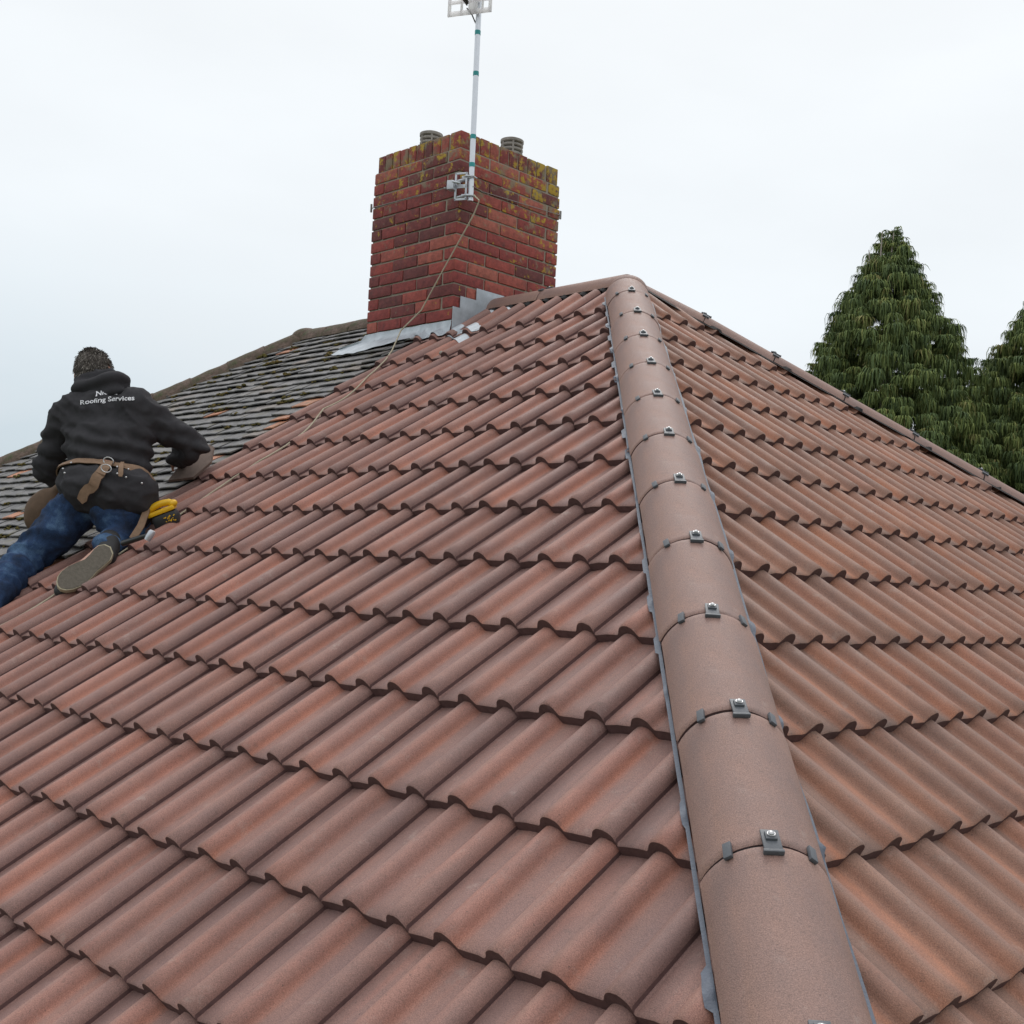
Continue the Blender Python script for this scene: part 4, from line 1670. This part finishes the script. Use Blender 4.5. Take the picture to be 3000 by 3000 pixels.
# printed words on the back of the jacket
def printed(text, p0, p1, hpx, bold=0.0):
    cu = bpy.data.curves.new("txt", 'FONT')
    cu.body = text
    cu.size = 1.0
    cu.offset = bold
    o = bpy.data.objects.new("txt", cu)
    COL.objects.link(o)
    dg = bpy.context.evaluated_depsgraph_get()
    dg.update()
    me = bpy.data.meshes.new_from_object(o.evaluated_get(dg))
    bm = bmesh.new()
    bm.from_mesh(me)
    bmesh.ops.triangulate(bm, faces=bm.faces[:])
    bmesh.ops.subdivide_edges(bm, edges=[e for e in bm.edges if e.calc_length() > .12], cuts=2, use_grid_fill=True)
    W = max(q.co.x for q in bm.verts)
    mb = MB()
    vs_ = []
    for q in bm.verts:
        t = q.co.x / W
        bow = -3.0 * math.sin(t * math.pi)
        x_ = p0[0] + (p1[0] - p0[0]) * t + q.co.y * hpx * .06
        y_ = p0[1] + (p1[1] - p0[1]) * t + bow - q.co.y * hpx / .72
        p, n_ = on_jacket(x_, y_, .0035)
        vs_.append(p if p is not None else at(x_, y_, 6.0))
    bm.verts.index_update()
    mb.add(vs_, [[q.index for q in f.verts] for f in bm.faces])
    bm.free()
    bpy.data.objects.remove(o)
    return build(mb, "printed_lettering", M_PRINT, jacket, smooth=180)


printed("Roofing Services", (235, 1187), (394, 1173), 13.5, .012)
printed("Nicola", (280, 1162), (344, 1158), 14, .012)

# ------------------------------------------------------------------ tools and the tile he is handling
drill = empty("cordless_drill", at(480, 1520, 5.86), "yellow and black cordless drill standing up out of the holster at his hip", "drill")
RD = axes(RIGHT - DOWN * .38, UPW + BACK * .2)
RD3 = RD.to_3x3()
dc = at(489, 1522, 5.84)
mb = MB()
mb.box(dc, (.128, .075, .072), RD, bev=.022)
mb.box(dc + RD3 @ Vector((-.02, 0, -.045)), (.09, .06, .03), RD, bev=.01)
bat = build(mb, "battery_pack", M_BLACKPL, drill)
mb = MB()
for q in range(16):
    rq = rnd(91, q)
    mb.box(dc + RD3 @ Vector((rq.uniform(0, .05), -.0382 - .0001 * q, rq.uniform(-.018, .018))), (rq.uniform(.004, .012), .0015, rq.uniform(.003, .006)), RD @ Matrix.Rotation(rq.uniform(-1, 1), 4, 'Y'))
build(mb, "yellow_marking", M_YELLOW, bat)
mb = MB()
mb.box(dc + RD3 @ Vector((-.005, .0, .046)), (.134, .080, .022), RD, bev=.009)
arc = [dc + RD3 @ Vector((-.075 + .010 * q, .0, .064 + .016 * math.sin(q / 13 * math.pi * .9))) for q in range(14)]
mb.tube(arc, [.012] + [.0165] * 11 + [.018, .013], 12)
mb.ball(dc + RD3 @ Vector((.058, 0, .062)), .022, (1, 1, .85), RD)
build(mb, "handle", M_YELLOW, drill)
mb = MB()
mb.tube([dc + RD3 @ Vector((-.06, 0, .05)), dc + RD3 @ Vector((-.12, .02, .02))], [.020, .024], 12)
build(mb, "grip", M_BLACKPL, drill)

ham = empty("hammer", at(440, 1565, 5.72), "hammer with a pale grey head lying on the tiles beside his knee", "hammer")
hh0 = onL(441, 1566, .045)
mb = MB()
hd0 = (RIGHT * .5 + UPW * .9).normalized()
mb.tube([hh0 - hd0 * .03, hh0 - hd0 * .012, hh0 + hd0 * .012, hh0 + hd0 * .02], [.014, .016, .016, .012], 16)
build(mb, "head", M_STEEL, ham)
mb = MB()
mb.tube([hh0, onL(412, 1575, .04), onL(360, 1592, .03)], [.010, .012, .014], 10)
build(mb, "handle", M_BLACKPL, ham)

# the tile held up on its edge
q4 = [at(*z1(1362, 1185), 6.36), at(*z1(1500, 985), 6.44), at(*z1(1655, 885), 6.50), at(*z1(1722, 895), 6.46), at(*z1(1708, 1035), 6.40), at(*z1(1560, 1150), 6.34)]
nq = (q4[2] - q4[0]).cross(q4[4] - q4[0]).normalized()
if nq.dot(BACK) < 0:
    nq = -nq
mb = MB()
c0 = sum(q4, Vector()) / 6
q4 = [q - nq * (q - c0).dot(nq) for q in q4]
mb.slab(q4, nq, .016)
e0 = (q4[4] - q4[0]).normalized()
e1 = nq.cross(e0).normalized()
tile_h = build(mb, "roof_tile", [M_EDGE], smooth=None)
M_HELD = simple("grey_brown_tile_back", (0.19, 0.145, 0.125), 0.9, 0.2, var=0.3, scale=30, bmp=0.5)
tile_h.data.materials[0] = M_HELD
tag(tile_h, "loose grey brown roof tile held upright under the roofer's right hand", "roof tile")


# ------------------------------------------------------------------ conifers beyond the roof
def conifer(ax, ay, ztop, base_z, prof_r, seed, label):
    r = random.Random(seed)
    root = empty("conifer_tree", (ax, ay, base_z), label, "tree", "conifers behind the roof")
    tr = MB()
    H = ztop - base_z
    tr.tube([(ax, ay, base_z), (ax + .1, ay, base_z + H * .4), (ax - .02, ay + .05, base_z + H * .8), (ax + .02, ay, ztop - .25)], [.34, .22, .08, .02], 12)
    for dx_, dy_, top in ((.10, -.2, -.05), (-.28, -.25, -.3), (-.05, -.3, -.02)):
        tr.tube([(ax + dx_ * .6, ay + dy_, ztop - 1.25), (ax + dx_, ay + dy_, ztop - .6), (ax + dx_ * 1.2, ay + dy_ * .9, ztop + top)], [.022, .017, .007], 6)
    cr_ = MB()
    V, F, C_ = cr_.v, cr_.f, cr_.c
    zmin = -1.6
    mops = []

    def scatter(n, lv, dens):
        # even cover: heights spread by the girth there, angles stepped by the golden angle, both jittered
        hs_, acc = [], 0.0
        zz = [zmin + (ztop - .02 - zmin) * (q + .5) / 300 for q in range(300)]
        wts = [prof_r(ztop - q) for q in zz]
        tot = sum(wts)
        for q, w_ in zip(zz, wts):
            acc += w_ / tot * n
            while len(hs_) < acc:
                hs_.append(q)
        for got, z in enumerate(hs_):
            z += r.uniform(-.10, .10)
            rad = prof_r(max(0, ztop - z))
            a = got * 2.39996 + r.uniform(-.30, .30)
            if r.random() < .06:
                continue
            lump = 1 + .15 * noise.noise(Vector((math.cos(a) * 1.7 + seed, math.sin(a) * 1.7, z * .9))) + .10 * noise.noise(Vector((math.cos(a) * 4, math.sin(a) * 4 + seed, z * 2.2)))
            q = rad * lump * lv * r.uniform(.86, 1.04)
            mops.append((Vector((ax + q * math.cos(a), ay + q * math.sin(a), z)), a, dens, min(1, rad / .5)))
    scatter(1350, 1.0, .95)
    scatter(1000, .82, .75)
    scatter(420, .55, .6)
    for sg, dz in ((-1, .0), (1, .05), (.3, -.16)):
        for q in range(3):
            mops.append((Vector((ax, ay, ztop + dz + .04 - .10 * q)) + RIGHT * (sg * (.11 + .035 * q)), r.uniform(0, 6.28), .45, .12))
    for q in range(10):                                  # the thin tip
        mops.append((Vector((ax + r.uniform(-.16, .16), ay + r.uniform(-.16, .16), ztop - .04 - .05 * q)), r.uniform(0, 6.28), .6, .3))
    vb, fb, cb = [], [], []
    for c, a, dens, sc in mops:
        out = Vector((math.cos(a), math.sin(a), 0))
        big = r.uniform(.40, 1.10) * (.6 + .4 * sc)
        base = min(1, max(0, r.gauss(.55, .13)))
        ns = int(125 * dens * (.5 + .5 * sc) * min(1.1, big + .15))
        for s_ in range(ns):
            th = r.uniform(0, 6.283)
            hd_ = Vector((math.cos(th), math.sin(th), 0)) + out * .25
            rr = math.sqrt(r.random()) * .185 * big
            L_ = (r.uniform(.08, .34) + (.16 if r.random() < .12 else 0)) * big * (1.25 - .5 * rr / (.185 * big))
            w_ = r.uniform(.004, .0085)
            side = (Vector((-hd_.y, hd_.x, 0)).normalized() + Vector((r.gauss(0, .5), r.gauss(0, .5), r.gauss(0, .3)))).normalized()
            p0 = c - out * r.uniform(0, .16) * big
            top = .10 * big
            wob = Vector((r.gauss(0, .035), r.gauss(0, .035), 0))
            tn = min(1, max(0, base + r.gauss(0, .16)))
            b0_ = len(vb)
            for t, wt_ in ((0, .7), (.3, 1.2), (.6, 1.25), (1, .3)):
                arch = min(1.0, t * 1.9)
                p = p0 + hd_ * (rr * (1 - (1 - arch) ** 2)) + Vector((0, 0, top * math.sin(min(1, arch) * 1.9) - (top * .6 + L_) * max(0, t - .12) ** 1.6))
                p += Vector((wob.x, wob.y, 0)) * t * t
                vb.append(p - side * w_ * wt_)
                vb.append(p + side * w_ * wt_)
                cb += [(tn, 0, 0), (tn, 0, 0)]
            for k in range(3):
                fb.append((b0_ + 2 * k, b0_ + 2 * k + 1, b0_ + 2 * k + 3, b0_ + 2 * k + 2))
    cr_.v, cr_.f, cr_.c = vb, fb, cb
    cr_.uv = [(0, 0)] * len(vb)
    cr_.m = [0] * len(fb)
    build(tr, "trunk", M_BARK, root)
    build(cr_, "crown", M_FOL, root, smooth=None)
    return root


conifer(-6.45, 14.70, 4.95, GROUND_Z, lambda d: 0.13 + 0.54 * min(d, 1.9) + 0.36 * max(0, min(d - 1.9, 2.6)) + .15 * max(0, d - 4.5), 3,
        "tall weeping conifer with a forked thin top, standing alone left of the other tree")
conifer(-4.35, 17.0, 4.45, GROUND_Z, lambda d: 0.14 + 0.55 * min(d, 1.9) + 0.38 * max(0, min(d - 1.9, 2.6)) + .15 * max(0, d - 4.5), 9,
        "weeping conifer cut off by the right edge of the photo")
